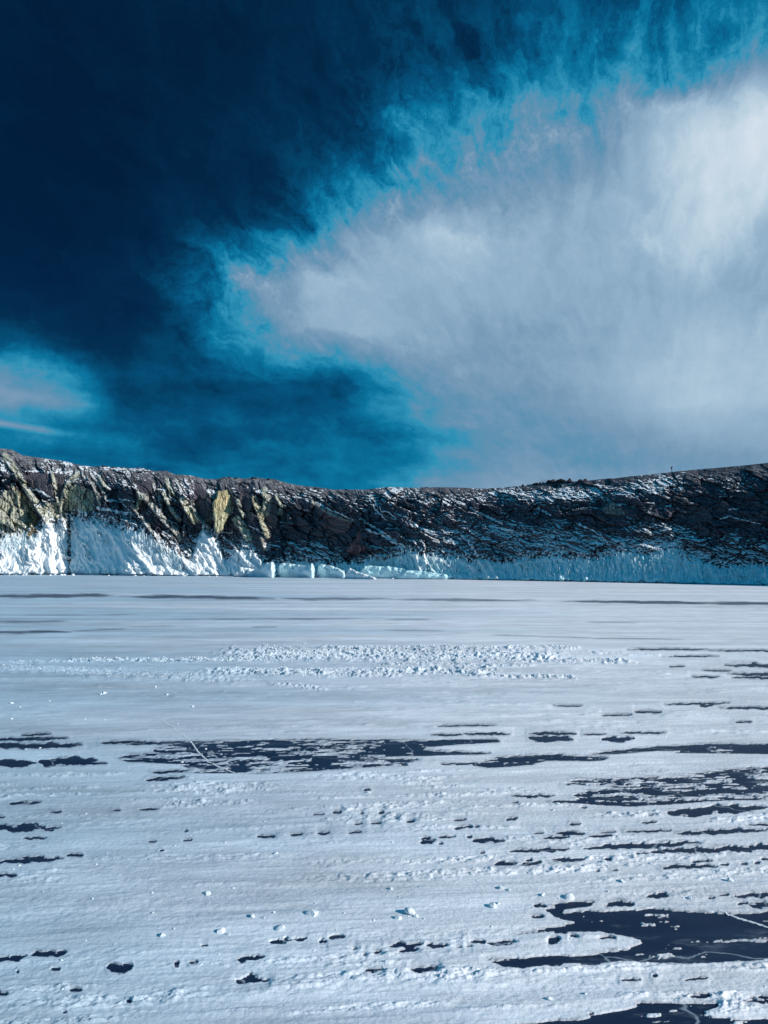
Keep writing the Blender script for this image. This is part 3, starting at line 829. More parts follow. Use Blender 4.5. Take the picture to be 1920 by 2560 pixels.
def relief(x, y):
    """height towards the viewer in photo pixels, rock tint, and drift snow, at photo positions x, y of the cliff face"""
    left = sstep(760, 480, x); right = sstep(1000, 1300, x)
    mid = np.clip(1 - left - right, 0, 1)
    yb = tab(x, BASE); yt = tab(x, TOP)
    v = (yb - y) / (yb - yt)
    wx = x + fbm(x / 60, y / 60, 201, 3) * 18; wy = y + fbm(x / 60, y / 60, 203, 3) * 14
    # strata directions: steep joints on the left, slanting beds on the right
    def rot(ang):
        c, s = math.cos(rad(ang)), math.sin(rad(ang))
        return wx * c + wy * s, -wx * s + wy * c
    R = tab(x, PLAN) * (1 - .45 * sstep(.3, 1.0, v))
    uL, vL = rot(58); uM, vM = rot(32); uR, vR = rot(17)
    joint = np.zeros(x.shape)
    def layer(l, w, A, seed, tilt, angset):
        R_ = 0
        J = 0
        for wgt, (u_, v_) in angset:
            if wgt.max() <= 0: continue
            h, e, r = facets(u_ / l, v_ / w, seed, tilt)
            R_ = R_ + wgt * (h - .5 * sstep(.16, .0, e)); J = J + wgt * sstep(.12, .0, e)
        return R_ * A, J
    sets = [(left, (uL, vL)), (mid, (uM, vM)), (right, (uR, vR))]
    r1, j1 = layer(70, 26, 1.0, 211, 1.1, sets)
    r2, j2 = layer(24, 9, 1.0, 221, 1.2, sets)
    r3, j3 = layer(9, 3.6, 1.0, 231, 1.2, sets)
    smooth = np.zeros(x.shape); tint = np.zeros(x.shape + (3,)); tw = np.zeros(x.shape)
    F = np.zeros(x.shape)
    jx = x + fbm(x / 9, y / 9, 241, 3) * 5; jy = y + fbm(x / 9, y / 9, 243, 3) * 5
    for pts, tilt, c, sm in FACES:
        xs = [p[0] for p in pts]; ys = [p[1] for p in pts]
        b = (x > min(xs) - 12) & (x < max(xs) + 12) & (y > min(ys) - 12) & (y < max(ys) + 12)
        if not b.any(): continue
        s = poly_sdf(jx[b], jy[b], pts)
        w = sstep(-3, 3, s)
        smooth[b] = np.maximum(smooth[b], w * sm)
        F[b] += w * (-(x[b] - sum(xs) / len(xs)) * tilt) * 1.0
        fl = perlin(x[b] / 5.0 + fbm(x[b] / 20, y[b] / 40, 251, 2) * 2, y[b] / 45.0, 253)
        cc = w * (np.clip(.88 + fl * .8 + fbm(x[b] / 6, y[b] / 14, 255, 3) * .8, 0, 1) if c in (G, Y, O) else .8)
        tint[b] += cc[:, None] * np.array(TINT[c]); tw[b] += cc
        if c in (G, Y, O):
            F[b] += w * (ridged(x[b] / 7.0, y[b] / 60.0, 257, 3) - .5) * 9
    for pts, hw, A_, c in RIBS:
        xs = [p[0] for p in pts]; ys = [p[1] for p in pts]
        b = (x > min(xs) - 3 * hw) & (x < max(xs) + 3 * hw) & (y > min(ys) - 2 * hw) & (y < max(ys) + 2 * hw)
        if not b.any(): continue
        d, t = polyline_d(jx[b] * .5 + x[b] * .5, jy[b] * .5 + y[b] * .5, pts)
        d = d + hw * .5
        prof = np.where(d > 0, 1 - d / (hw * 1.6), 1 + d / (hw * .45))
        end = sstep(0, .12, t) * sstep(1, .85, t) * .6 + .4
        F[b] = F[b] + np.clip(prof, 0, 1) * A_ * 1.9 * end
        w = sstep(.0, .35, np.clip(prof, 0, 1)) * (d > -hw * .25) * 1.4
        w = w * np.clip(.85 + fbm(x[b] / 7, y[b] / 11, 259, 3) * 1.1, 0, 1)
        tint[b] += w[:, None] * np.array(TINT[c]); tw[b] += w
    k = 1 - smooth
    R = R + r1 * (17 * left + 12 * mid + 9 * right) * (.35 + .65 * k) + r2 * (6.5 * left + 6 * mid + 4.5 * right) * k + r3 * (2.6 * left + 2.4 * mid + 2.2 * right) * (.25 + .75 * k)
    # stepped beds: each bed has a steep riser and a sloping tread where snow settles
    ph = (wy - wx * (.36 * mid + .24 * right + .30 * left) + fbm(x / 34, y / 16, 261, 4) * 14)
    per = 12.0
    fr = np.mod(ph / per + h01(np.floor(x / 9).astype(np.int64), np.floor(ph / 40).astype(np.int64), 262) * .0, 1)
    saw = np.where(fr < .62, fr / .62, (1 - fr) / .38)       # y grows downwards: tread above, riser below
    amp = (4.5 * right + 4.0 * mid + 3.0 * left * sstep(.35, .75, v)) * k * np.clip(.75 + fbm(x / 50, y / 30, 263, 3) * 1.2, .15, 1.4)
    R = R + saw * amp
    ph2 = wy - wx * (.30 * mid + .22 * right + .3 * left) + fbm(x / 12, y / 6, 265, 3) * 6
    fr2 = np.mod(ph2 / 4.6, 1)
    R = R + np.where(fr2 < .6, fr2 / .6, (1 - fr2) / .4) * (1.5 * right + 1.3 * mid + 1.0 * left) * k
    R = R + fbm(x / 5, y / 4, 267, 3) * 1.3 * (.3 + .7 * k)
    R = R + F
    drift = np.zeros(x.shape)
    for pts, hw in DRIFTS:
        xs = [p[0] for p in pts]; ys = [p[1] for p in pts]
        b = (x > min(xs) - 14) & (x < max(xs) + 14) & (y > min(ys) - 14) & (y < max(ys) + 14)
        if not b.any(): continue
        d, t = polyline_d(x[b] + fbm(x[b] / 8, y[b] / 8, 271, 2) * 4, y[b] + fbm(x[b] / 8, y[b] / 8, 273, 2) * 4, pts)
        w = sstep(hw * 1.5, hw * .4, np.abs(d)) * np.clip(.9 + fbm(x[b] / 9, y[b] / 5, 275, 2) * 1.2, 0, 1)
        drift[b] = np.maximum(drift[b], w)
    base = np.array([.066, .073, .096]) * (1 + .0 * x[..., None])
    warm = sstep(-.2, .5, fbm(x / 90, y / 60, 281, 3))
    base = base * (1 - warm[..., None] * .5) + np.array([.130, .112, .128]) * warm[..., None] * .5
    dry = sstep(.86, .95, v) * (left + mid + right * .35) * np.clip(.5 + fbm(x / 20, y / 5, 283, 3), 0, 1)
    base = base * (1 - dry[..., None]) + np.array([.30, .29, .30]) * dry[..., None]
    tw_ = np.clip(tw, 0, 1)[..., None]
    jt = np.clip(j2 * .4 + j1 * .3, 0, .55)[..., None]
    tone = base * (1 - tw_) + tint / np.maximum(tw, 1e-3)[..., None] * tw_
    tone = tone * (1 - jt * k[..., None])
    return R, tone, drift, smooth, v

def setback(x, v):
    """how far the face leans back, as a share of its height"""
    left = sstep(760, 420, x); right = sstep(950, 1350, x)
    mid = np.clip(1 - left - right, 0, 1)
    crest = np.maximum(v - .80, 0) ** 1.5
    return left * (.28 * v + 6.0 * crest) + mid * (.55 * v + 5.0 * crest) + right * (.85 * v + 3.0 * crest)

def face_depth(x, y, R):
    D0 = base_depth(x)
    yb = tab(x, BASE); yt = tab(x, TOP)
    v = np.clip((yb - y) / (yb - yt), -.2, 1)
    H = (yb - yt) * D0 / FOC
    return D0 + H * setback(x, np.maximum(v, 0)) - R * D0 / FOC

def grid_normals(P):
    a = np.gradient(P, axis=1); b = np.gradient(P, axis=0)
    n = np.cross(b, a)
    n /= np.linalg.norm(n, axis=-1, keepdims=True) + 1e-12
    s = np.sign(-(n * (P - np.array([0, 0, CAM_H]))).sum(-1, keepdims=True)); s[s == 0] = 1
    return n * s

cx = np.concatenate([np.arange(-1500, -40, 14.0), np.arange(-40, 1961, 1.4), np.arange(1974, 3400, 14.0)])
NV = 250
vv = np.linspace(-.045, 1.0, NV)
CX, VV = np.meshgrid(cx, vv)
YB = tab(CX, BASE); YT = tab(CX, TOP) + fbm(CX / 14, CX * 0 + .5, 301, 4) * 2.6 * sstep(-.2, .4, fbm(CX / 70, CX * 0 + 7.5, 303, 2))
CY = YB + (YT - YB) * VV
Rr, tone, drift, smooth, vrel = relief(CX, CY)
Rr = Rr * (1 - .75 * sstep(.93, 1.0, VV))
Dp = face_depth(CX, CY, Rr)
CP = at_depth(CX, CY, Dp)
nz = grid_normals(CP)[..., 2]
# how readily snow holds, by place: more on the crest, on the lower right apron, in the lower middle
hold = .05 * np.ones(CX.shape)
hold += .02 * sstep(.80, .97, VV)
for gx0, gy0, sx, sy, a in [(1500,1355,330,34,.30),(1180,1345,150,40,.16),(780,1375,70,26,.34),(1150,1290,260,60,.06),(1800,1388,130,24,.26),(1690,1350,60,30,.16),(590,1375,110,30,.25),
                            (330,1290,60,14,.35),(480,1360,60,25,.30),(230,1170,160,22,.18),(1350,1235,160,24,.20),(1650,1215,140,30,.12),(1820,1300,120,60,-.10),(850,1330,100,40,-.18),(640,1270,90,50,-.12),(1100,1255,120,25,-.10)]:
    hold += a * np.exp(-((CX - gx0) / sx) ** 2 - ((CY - gy0) / sy) ** 2)
hold += fbm(CX / 26, CY / 14, 311, 4) * .20 + fbm(CX / 130, CY / 45, 317, 3) * .22
hold -= .15 * sstep(.76, .97, VV) * sstep(900, 500, CX) + .10 * sstep(.86, .98, VV)
hold += fbm(CX / 9, CY / 2.6, 315, 3) * .30 * sstep(.70, .85, VV)
lf_ = sstep(760, 480, CX); rt_ = sstep(1000, 1300, CX)
snow = sstep(0, .22, nz + hold - smooth * .35 - (.78 * lf_ + .90 * rt_ + .86 * (1 - lf_ - rt_)))
icet = tab(CX, ICE_TOP)
rime = sstep(28, 2, icet - CY) * .75 * np.clip(.55 + fbm(CX / 7, CY / 6, 313, 3) * 1.3, 0, 1)
snow = np.clip(np.maximum(np.maximum(snow, drift), rime), 0, 1)
# plateau running back behind the crest
back = []
for k, (dd, fz) in enumerate([(6, 0.0), (20, -.4), (60, -3.0), (160, -12.0), (400, -40.0)]):
    q = CP[-1].copy()
    dirn = q[:, :2] / np.linalg.norm(q[:, :2], axis=1, keepdims=True)
    q[:, :2] += dirn * dd; q[:, 2] += fz
    back.append(q)
CPa = np.concatenate([CP, np.array(back)], 0)
toneA = np.concatenate([tone, np.repeat(tone[-1:], 5, 0)], 0); snowA = np.concatenate([snow, np.repeat(snow[-1:] * 0 + .6, 5, 0)], 0)
cliff_me = np_mesh('cliff', CPa.reshape(-1, 3), grid_faces(CPa.shape[0], CPa.shape[1]), ROCK, False, {'snow': snowA.reshape(-1)}, toneA.reshape(-1, 3))
cliff = bpy.data.objects.new('cliff', cliff_me)
put(cliff, 'long dark rock cliff dusted with snow behind the frozen lake', kind='structure')

def cliff_depth_at(x, y):
    xa = np.atleast_1d(np.asarray(x, float)); ya = np.atleast_1d(np.asarray(y, float))
    r = relief(xa, ya)[0]
    return float(face_depth(xa, ya, r)[0])

# separate coloured slabs standing proud of the cliff
def slab(pts, tilt, cols, proud, label, flute, seed):
    xs = [p[0] for p in pts]; ys = [p[1] for p in pts]
    X, Y_ = np.meshgrid(np.arange(min(xs) - 5, max(xs) + 5, .8), np.arange(min(ys) - 5, max(ys) + 5, .8))
    s = poly_sdf(X + fbm(X / 6, Y_ / 6, seed, 3) * 3, Y_ + fbm(X / 6, Y_ / 6, seed + 1, 3) * 3, pts)
    R0 = relief(X, Y_)[0]
    cxm = sum(xs) / len(xs)
    fl = ridged(X / 6.0 + fbm(X / 30, Y_ / 30, seed, 2), Y_ / 70.0, seed + 3, 3)
    h, e, r = facets(X / 9.0 + Y_ / 90, Y_ / 26.0, seed + 5, .6)
    Rm = R0.mean() - (X - cxm) * tilt + proud + (fl - .5) * flute + (h - .6 * sstep(.14, 0, e)) * flute * .35 + fbm(X / 3, Y_ / 6, seed + 7, 3) * .9
    Rm = Rm + np.clip(s, -4, 0) * 7.0
    P = at_depth(X, Y_, face_depth(X, Y_, Rm))
    m = np.clip(.5 + fbm(X / 5, Y_ / 22, seed + 9, 4) * 1.3, 0, 1)[..., None]
    g = sstep(min(ys), max(ys), Y_)[..., None]
    c = (np.array(cols[0]) * (1 - g) + np.array(cols[1]) * g) * (.45 + .75 * m)
    c = c * (1 - .6 * sstep(.08, 0, e))[..., None]
    keep = s > -3
    f = grid_faces(X.shape[0], X.shape[1], keep)
    v, f, cc = compact(P.reshape(-1, 3), f, c.reshape(-1, 3))
    me = np_mesh('rock_slab', v, f, ROCK, False, {'snow': np.zeros(len(v))}, cc)
    o = bpy.data.objects.new('rock_slab', me)
    put(o, parent=cliff); o['label'] = label
slab(pl((480,1180),6.38,[(415,330),(560,290),(750,270),(720,500),(690,620),(560,720),(500,850),(460,940),(400,965),(372,880),(362,700),(345,560),(352,480),(400,420)]), 1.0,
     [(.52,.43,.25),(.48,.48,.33)], 24, 'ochre yellow rock slab with vertical streaks', 5, 401)
slab(pl((480,1180),6.38,[(320,500),(345,560),(365,760),(215,790),(260,620)]), .3, [(.10,.085,.08),(.15,.13,.11)], 3, 'plain grey brown slab beside the ochre one', 2, 421)
slab(pl((700,1190),5.53,[(1080,765),(1200,742),(1195,1000),(1080,1062),(930,1040),(1000,930),(1060,860)]), .05, [(.30,.13,.13),(.33,.14,.14)], 3, 'dull red rock slab low on the cliff', 4, 431)
slab([(1508,1270),(1530,1258),(1562,1262),(1590,1266),(1600,1283),(1575,1291),(1540,1287),(1512,1283)], .2, [(.26,.235,.21),(.23,.20,.19)], 3, 'pale grey slab high on the shaded slope', 2.5, 441)
slab([(1590,1308),(1624,1308),(1628,1332),(1612,1342),(1594,1330)], .0, [(.10,.085,.085),(.13,.105,.10)], 3, 'brown slab below the pale grey one', 2.5, 451)

# ================================================================== ice along the shore
def ice_sheet(name, x0, x1, label, cat, blue, thick_px, flute, seed, step=1.5, group=None, lean=0.0, bulge=6.0, seams=(), top=None, under=1.0, ribs=()):
    X = np.arange(x0, x1 + step, step)
    T = np.linspace(-.12, 1.06, 86)
    XX, TT = np.meshgrid(X, T)
    yb = tab(XX, BASE)
    it = tab(XX, ICE_TOP if top is None else top) + fbm(XX / 48, XX * 0 + 4.2, seed + 31, 2) * 14 + fbm(XX / 12, XX * 0 + seed, seed, 5, .6) * 15
    YY = yb + (it - yb) * TT
    Rc, _, _, _, _ = relief(XX, YY)
    # calm version of the rock so that the ice drapes over it
    Rs = tab(XX, PLAN) * (1 - .45 * sstep(.3, 1.0, (yb - YY) / (yb - tab(XX, TOP))))
    slant = lean * (YY - yb)
    wxx = XX - slant + fbm(XX / 40, YY / 50, seed + 2, 3) * 14
    fl1 = ridged(wxx / 21.0, YY / 110.0, seed + 3, 3)
    fl2 = ridged(wxx / 7.0, YY / 50.0, seed + 5, 3)
    fl3 = ridged(wxx / 2.8, YY / 24.0, seed + 7, 2)
    lump = fbm(XX / 27, YY / 22, seed + 9, 4)
    cell, ce2, _r = facets(wxx / 24.0, YY / 26.0, seed + 11, .5)
    gap = .03 + .06 * sstep(.0, .5, fbm(XX / 30, XX * 0 + 3.1, seed + 21, 3))
    foot = sstep(.34, .06, TT)
    lowr = 1 - sstep(.1, .95, TT)
    th = thick_px * (.25 + .75 * (1 - TT)) * sstep(1.04, .80, TT)
    Ri = Rs + th + flute * ((fl1 - .5) * 13 + (fl2 - .5) * 5.5 + (fl3 - .5) * 2.0) * (.4 + .6 * sstep(1, .6, TT)) * (1 - .55 * foot) + lump * 13 * (.5 + foot) + foot * (bulge + (1 - ce2) * 0 + np.sqrt(np.clip(ce2, 0, 1)) * 9 * bulge / 6)
    rim_light = np.zeros(XX.shape)  # rib whitening: sunlit rims painted into the ice colour
    for pts, hw, A_ in ribs:
        d, t = polyline_d(XX + fbm(XX / 14, YY / 14, seed + 23, 2) * 4, YY, pts)
        d = d + hw * .4
        pr = np.clip(np.where(d > 0, 1 - d / (hw * 1.7), 1 + d / (hw * .7)), 0, 1)
        pr = pr * pr * (3 - 2 * pr)
        Ri = Ri + pr * A_
        rim_light = np.maximum(rim_light, pr)
    for sx in seams:
        Ri = Ri - 16 * np.exp(-((XX - sx) / 3.2) ** 2)
    # undercut at the water line
    Ri = Ri - under * 16 * sstep(gap, gap * .45, TT)
    Ri = np.where(TT > 0, Ri + np.log1p(np.exp(np.clip((Rc + 2.0 - Ri) * .8, -30, 30))) / .8 * sstep(0, .15, TT), Ri)
    # thin out into the rock towards the top
    out = sstep(.80, 1.03, TT + fbm(XX / 6, YY / 10, seed + 15, 3) * .16)
    Ri = Ri * (1 - out) + (np.minimum(Rc, Ri) - 6) * out
    side = np.minimum(XX - x0, x1 - XX)
    Ri = Ri - 14 * sstep(7, 0, side + fbm(YY / 9, YY * 0 + seed, seed + 17, 2) * 5)
    D = face_depth(XX, YY, Ri)
    P = at_depth(XX, YY, D)
    nz_ = grid_normals(P)[..., 2]
    b = np.clip(blue - rim_light * .6 - (fl2 - .55) * 1.3 * min(blue * 2, 1) - (fl3 - .5) * .5 * min(blue * 2, 1) - .35 * sstep(.15, .6, nz_) + .25 * sstep(.5, .1, TT) * blue, 0, 1)  # ridge highlights painted whiter; grooves keep the bluer tint of thick ice
    me = np_mesh(name, P.reshape(-1, 3), grid_faces(*XX.shape), ICE, True, {'blue': b.reshape(-1)})
    o = bpy.data.objects.new(name, me)
    put(o, label, cat, group)
    return o

GRP = 'frozen splash ice along the foot of the cliff'
ice_sheet('ice_fall', -420, -20, 'white frozen ice apron past the edge of the view', 'ice fall', .05, 10, 1.0, 501, 3.0, GRP)
ice_sheet('ice_fall', -30, 174, 'brilliant white ice fall below the green streaked rock wall', 'ice fall', .0, 10, .8, 511, 1.3, GRP, bulge=11, ribs=[([(120,1312),(128,1350),(132,1390),(128,1420)], 16, 12), ([(160,1295),(158,1340),(150,1390)], 9, 12)])
ice_sheet('ice_fall', 172, 338, 'smooth pale blue ice apron beside the deep dark cleft', 'ice fall', .16, 12, .55, 521, 1.3, GRP, lean=.25, bulge=8, ribs=[([(262,1300),(285,1345),(312,1395),(325,1432)], 9, 12), ([(222,1290),(235,1312),(258,1330)], 6, 8)])
ice_sheet('ice_fall', 300, 500, 'fluted white ice slope with rounded lumps along its foot', 'ice fall', .06, 14, 1.15, 531, 1.3, GRP, lean=.75, bulge=10, ribs=[([(392,1322),(418,1352),(450,1388),(480,1420),(492,1434)], 12, 16), ([(300,1330),(330,1365),(360,1402),(380,1432)], 9, 12), ([(350,1340),(385,1380),(415,1410),(432,1434)], 8, 10)])
ice_sheet('ice_fall', 485, 600, 'narrow white ice tongue running down below the ochre slab', 'ice fall', .02, 12, .9, 541, 1.3, GRP, lean=.35, bulge=10, ribs=[([(512,1318),(535,1358),(552,1395),(575,1425)], 13, 15)])
ice_sheet('ice_fall', 575, 735, 'white ice apron with a grey hollow behind the low blocks', 'ice fall', .10, 8, .8, 551, 1.4, GRP, lean=.6, bulge=3, ribs=[([(588,1368),(605,1390),(625,1412)], 8, 12), ([(630,1375),(650,1395),(655,1412)], 8, 10)])
ice_sheet('ice_fall', 715, 905, 'thin blue ice skirt behind the row of low ice blocks', 'ice fall', .55, 6, .8, 561, 1.5, GRP, bulge=2)
ice_sheet('ice_fall', 885, 1255, 'blue ice slope with white ribs and hanging icicles in mid shore', 'ice fall', .50, 12, 1.4, 571, 1.4, GRP, lean=.45, bulge=8, ribs=[([(975,1350),(1010,1372),(1038,1390),(1047,1405),(1051,1426)], 6, 16), ([(1058,1376),(1064,1400),(1072,1415),(1084,1428)], 4, 11), ([(1172,1404),(1183,1422),(1190,1440)], 5, 12), ([(1196,1392),(1208,1412),(1222,1440)], 6, 14), ([(1222,1404),(1234,1424),(1242,1442)], 5, 13), ([(1100,1398),(1118,1412),(1140,1424)], 4, 8)])
ice_sheet('ice_fall', 1228, 1960, 'long deep blue ice curtain along the shaded shore', 'ice fall', .75, 10, 1.5, 581, 1.5, GRP, lean=.12, bulge=6)
ice_sheet('ice_fall', 1950, 2500, 'blue ice curtain going on past the edge of the view', 'ice fall', .80, 8, .75, 591, 4.0, GRP, bulge=3)

# hanging icicles joined by the sheet they hang from
def icicles(parent, x0, x1, n, seed, yoff, lmin, lmax, gap):
    r = random.Random(seed)
    vs, fs = [], []
    for _ in range(n):
        x = r.uniform(x0, x1)
        it = float(tab(x, ICE_TOP)); yb = float(tab(x, BASE))
        y = it + (yb - it) * r.uniform(*yoff)
        Ln = r.uniform(lmin, lmax); w = r.uniform(.5, 1.1)
        D = float(face_depth(np.array([x]), np.array([y]), tab(np.array([x]), PLAN) + gap)[0])
        k = D / FOC
        top = at_depth(x, y, D); b = len(vs)
        for ring, (rw, dz_) in enumerate(((1.0, 0), (.75, .5), (.12, 1.0))):
            for q in range(5):
                t = q / 5 * 2 * math.pi
                vs.append((top[0] + math.cos(t) * w * rw * k, top[1] + math.sin(t) * w * rw * k, top[2] - dz_ * Ln * k))
        for ring in range(2):
            for q in range(5):
                fs.append((b + ring * 5 + q, b + ring * 5 + (q + 1) % 5, b + ring * 5 + 5 + (q + 1) % 5, b + ring * 5 + 5 + q))
    me = np_mesh('icicles', vs, fs, ICE, True, {'blue': np.full(len(vs), .25)})
    o = bpy.data.objects.new('icicles', me)
    put(o, kind='stuff', parent=parent)
falls = [o for o in COL.objects if o.name.startswith('ice_fall')]
icicles(falls[3], 310, 470, 70, 3, (.0, .45), 8, 20, 26)
icicles(falls[7], 925, 985, 40, 4, (-.1, .25), 10, 24, 18)
icicles(falls[7], 990, 1240, 110, 5, (.0, .75), 6, 16, 26)
icicles(falls[8], 1240, 1900, 300, 6, (.05, .8), 6, 20, 22)
icicles(falls[1], 0, 110, 60, 7, (.0, .35), 8, 20, 22)

# low undercut ice blocks standing on the lake in front of the ice falls
def hummock(x0, x1, profile, depth_m, label, seed, blue=.3, setoff=6.0, undercut=.5, right_face=.8):
    """profile: (share of length, height in photo pixels); swept cross-sections with an undercut front and a steep right end"""
    n, mc = 64, 26
    r = np.random.RandomState(seed)
    xm = (x0 + x1) / 2
    yb = float(tab(xm, BASE)); D = float(base_depth(np.array([xm]))[0]) - setoff
    k = D / FOC
    vs = []
    for i in range(n):
        t = i / (n - 1)
        X = (x0 + (x1 - x0) * t - 960) * k
        h = np.interp(t, [p[0] for p in profile], [p[1] for p in profile]) * k
        e = min(1.0, math.sin(min(t * 5, 1) * math.pi / 2)) * min(1.0, math.sin(min((1 - t) * 14, 1) * math.pi / 2))
        h = max(h, .02) * (.05 + .95 * e)
        d = depth_m * (.35 + .65 * e)
        swing = -d * right_face * t           # the right end comes forward so that its face looks to the right
        for j in range(mc):
            a = j / (mc - 1)
            if a < .45:                        # front, from the foot up: undercut, belly, lip
                q = a / .45
                yy = -d * (.5 - undercut * (1 - q) ** 2 * .55 + .10 * math.sin(q * 3.1)); zz = h * q * .92
            elif a < .85:                      # top
                q = (a - .45) / .40
                yy = -d * .5 + d * q; zz = h * (.92 + .08 * math.sin(q * math.pi) - .15 * q)
            else:
                q = (a - .85) / .15
                yy = d * .5; zz = h * .77 * (1 - q)
            vs.append((X, D + yy + swing, zz - .03))
    vs = np.array(vs)
    g = vs.reshape(n, mc, 3)
    aa, bb = np.meshgrid(np.arange(n), np.arange(mc), indexing='ij')
    n1_ = fbm(aa / 9.0, bb / 6.0, seed, 4); n2_ = fbm(aa / 4.0, bb / 3.0, seed + 5, 3)
    w = np.sin(np.clip(bb / (mc - 1), 0, 1) * math.pi) ** .5
    g[..., 1] -= (n1_ * .55 + n2_ * .22) * w * depth_m * .45
    g[..., 2] += (n1_ * .10 + n2_ * .08) * w * g[..., 2]
    g[..., 0] += n2_ * w * .25
    f = list(grid_faces(n, mc))
    P = g.reshape(-1, 3)
    c0 = P[:mc].mean(0); c1 = P[-mc:].mean(0)
    P = np.vstack([P, c0, c1]); i0, i1 = len(P) - 2, len(P) - 1
    for j in range(mc - 1):
        f.append((j + 1, j, i0, i0)); f.append(((n - 1) * mc + j, (n - 1) * mc + j + 1, i1, i1))
    f = [tuple(q) for q in f]
    me = bpy.data.meshes.new('ice_block')
    me.from_pydata([tuple(p) for p in P], [], [q if q[2] != q[3] else q[:3] for q in f])
    at = me.attributes.new('blue', 'FLOAT', 'POINT'); at.data.foreach_set('value', np.full(len(P), blue, np.float32))
    me.materials.append(ICE)
    me.polygons.foreach_set('use_smooth', np.ones(len(me.polygons), bool))
    me.update()
    o = bpy.data.objects.new('ice_block', me)
    put(o, label, 'ice block', 'low ice blocks on the shore')
    return o
hummock(586, 640, [(0,20),(.4,26),(1,20)], 4.0, 'rounded ice block joined to the white ice tongue', 601, .12, 7, .5, .2)
hummock(620, 700, [(0,10),(.3,20),(.7,34),(.92,40),(1,36)], 4.6, 'tall pointed ice block with a bright white right end', 611, .25, 6, .35, 1.7)
hummock(690, 797, [(0,34),(.1,38),(.5,34),(.8,30),(.95,37),(1,34)], 4.6, 'long undercut ice block with a white right end in mid row', 621, .34, 4, .5, 1.9)
hummock(788, 868, [(0,32),(.2,36),(.6,30),(1,16)], 4.0, 'sloping ice block between the long block and the small wedge', 631, .36, 3, .45, 1.4)
hummock(860, 942, [(0,14),(.12,24),(.2,28),(.4,20),(.7,12),(1,4)], 4.0, 'small wedge of ice with a bright sloping right side', 641, .12, 11, .1, 1.6)
hummock(888, 1020, [(0,24),(.25,34),(.6,32),(.85,28),(1,22)], 3.6, 'long low blue ice mound behind the small wedge', 651, .50, 3, .35, 1.0)
hummock(985, 1120, [(0,18),(.3,24),(.6,20),(1,12)], 3.0, 'low blue ice mound in front of the icicled slope', 661, .52, 4, .35, .9)

# ================================================================== things on the crest
def boulder_mesh(name, seed, mat, flat=.35):
    r = np.random.RandomState(seed)
    import bmesh
    bm = bmesh.new()
    bmesh.ops.create_icosphere(bm, subdivisions=2, radius=1.0)
    cuts = r.normal(size=(9, 3)); cuts /= np.linalg.norm(cuts, axis=1, keepdims=True); lim = r.uniform(.55, .9, 9)
    for v in bm.verts:
        p = np.array(v.co)
        for c, l in zip(cuts, lim):
            q = p.dot(c)
            if q > l: p = p - c * (q - l)
        p *= 1 + r.uniform(-.06, .06)
        if p[2] < -flat: p[2] = -flat
        v.co = p
    me = bpy.data.meshes.new(name)
    bm.to_mesh(me); bm.free()
    me.materials.append(mat)
    return me
bmeshes = [boulder_mesh('boulder', 700 + i, DARKROCK) for i in range(5)]
rnd = random.Random(12)
def crest_boulder(x, y, wpx, hpx, label, group):
    xx = np.array([float(x)])
    yt = float(tab(x, TOP))
    D = float(face_depth(xx, np.array([yt + 2.0]), np.array([0.0]))[0])
    k = D / FOC
    p = at_depth(x, y, D)
    o = bpy.data.objects.new('boulder', rnd.choice(bmeshes))
    o.location = tuple(p)
    o.scale = (wpx * k, wpx * k * rnd.uniform(.8, 1.1), hpx * k)
    o.rotation_euler = (rnd.uniform(-.2, .2), rnd.uniform(-.2, .2), rnd.uniform(0, 6.28))
    put(o, label, 'boulder', group)
gl = 'dark boulder in the heaped outcrop on the right half of the crest'
spots = [(1372,1205,8,6)] + [(1376 + i * 9.5 + rnd.uniform(-3, 3), 1204 + rnd.uniform(-4, 3) + i * .15, rnd.uniform(6, 9), rnd.uniform(5, 8)) for i in range(10)]
spots += [(1380 + i * 11 + rnd.uniform(-4, 4), 1209 + rnd.uniform(-2, 3), rnd.uniform(5, 8), rnd.uniform(4, 6)) for i in range(8)]
spots += [(1410,1202,5,5),(1424,1200,4,5),(1395,1202,5,5)]
for s in spots:
    crest_boulder(*s, gl, 'boulders of the heaped crest outcrop')
gl2 = 'small dark rock lying along the skyline of the left crest'
for x in (257, 262, 284, 305, 318, 345, 560, 572, 590, 632, 640, 672):
    crest_boulder(x, float(tab(x, TOP)) + .5, rnd.uniform(3, 6), rnd.uniform(1.8, 3.2), gl2, 'rocks on the left skyline')
gl3 = 'small dark rock on the skyline left of the heaped outcrop'
for x in (1307, 1335, 1342, 1350, 1358):
    crest_boulder(x, float(tab(x, TOP)) - .5, rnd.uniform(2, 5), rnd.uniform(2, 3), gl3, 'rocks left of the heaped outcrop')

# dry stems beside the outcrop
def tuft(x, y, n, hpx, seed):
    r = random.Random(seed)
    D = float(face_depth(np.array([float(x)]), np.array([float(tab(x, TOP)) + 2]), np.array([0.0]))[0])
    k = D / FOC
    vs, fs = [], []
    for _ in range(n):
        p = at_depth(x + r.uniform(-8, 8), y, D)
        b = len(vs); h = hpx * k * r.uniform(.5, 1.1); lx, ly = r.uniform(-.3, .3) * h, r.uniform(-.2, .2) * h; w = .18 * k
        for (z_, s) in ((0, 1), (.6, .8), (1, .2)):
            for q in range(3):
                a = q * 2.094
                vs.append((p[0] + lx * z_ + math.cos(a) * w * s, p[1] + ly * z_ + math.sin(a) * w * s, p[2] + h * z_))
        for ring in (0, 3):
            for q in range(3):
                fs.append((b + ring + q, b + ring + (q + 1) % 3, b + ring + 3 + (q + 1) % 3, b + ring + 3 + q))
    o = bpy.data.objects.new('dry_grass', np_mesh('dry_grass', vs, fs, STRAW, False))
    put(o, 'thin dry stems beside the dark outcrop on the crest', kind='stuff')
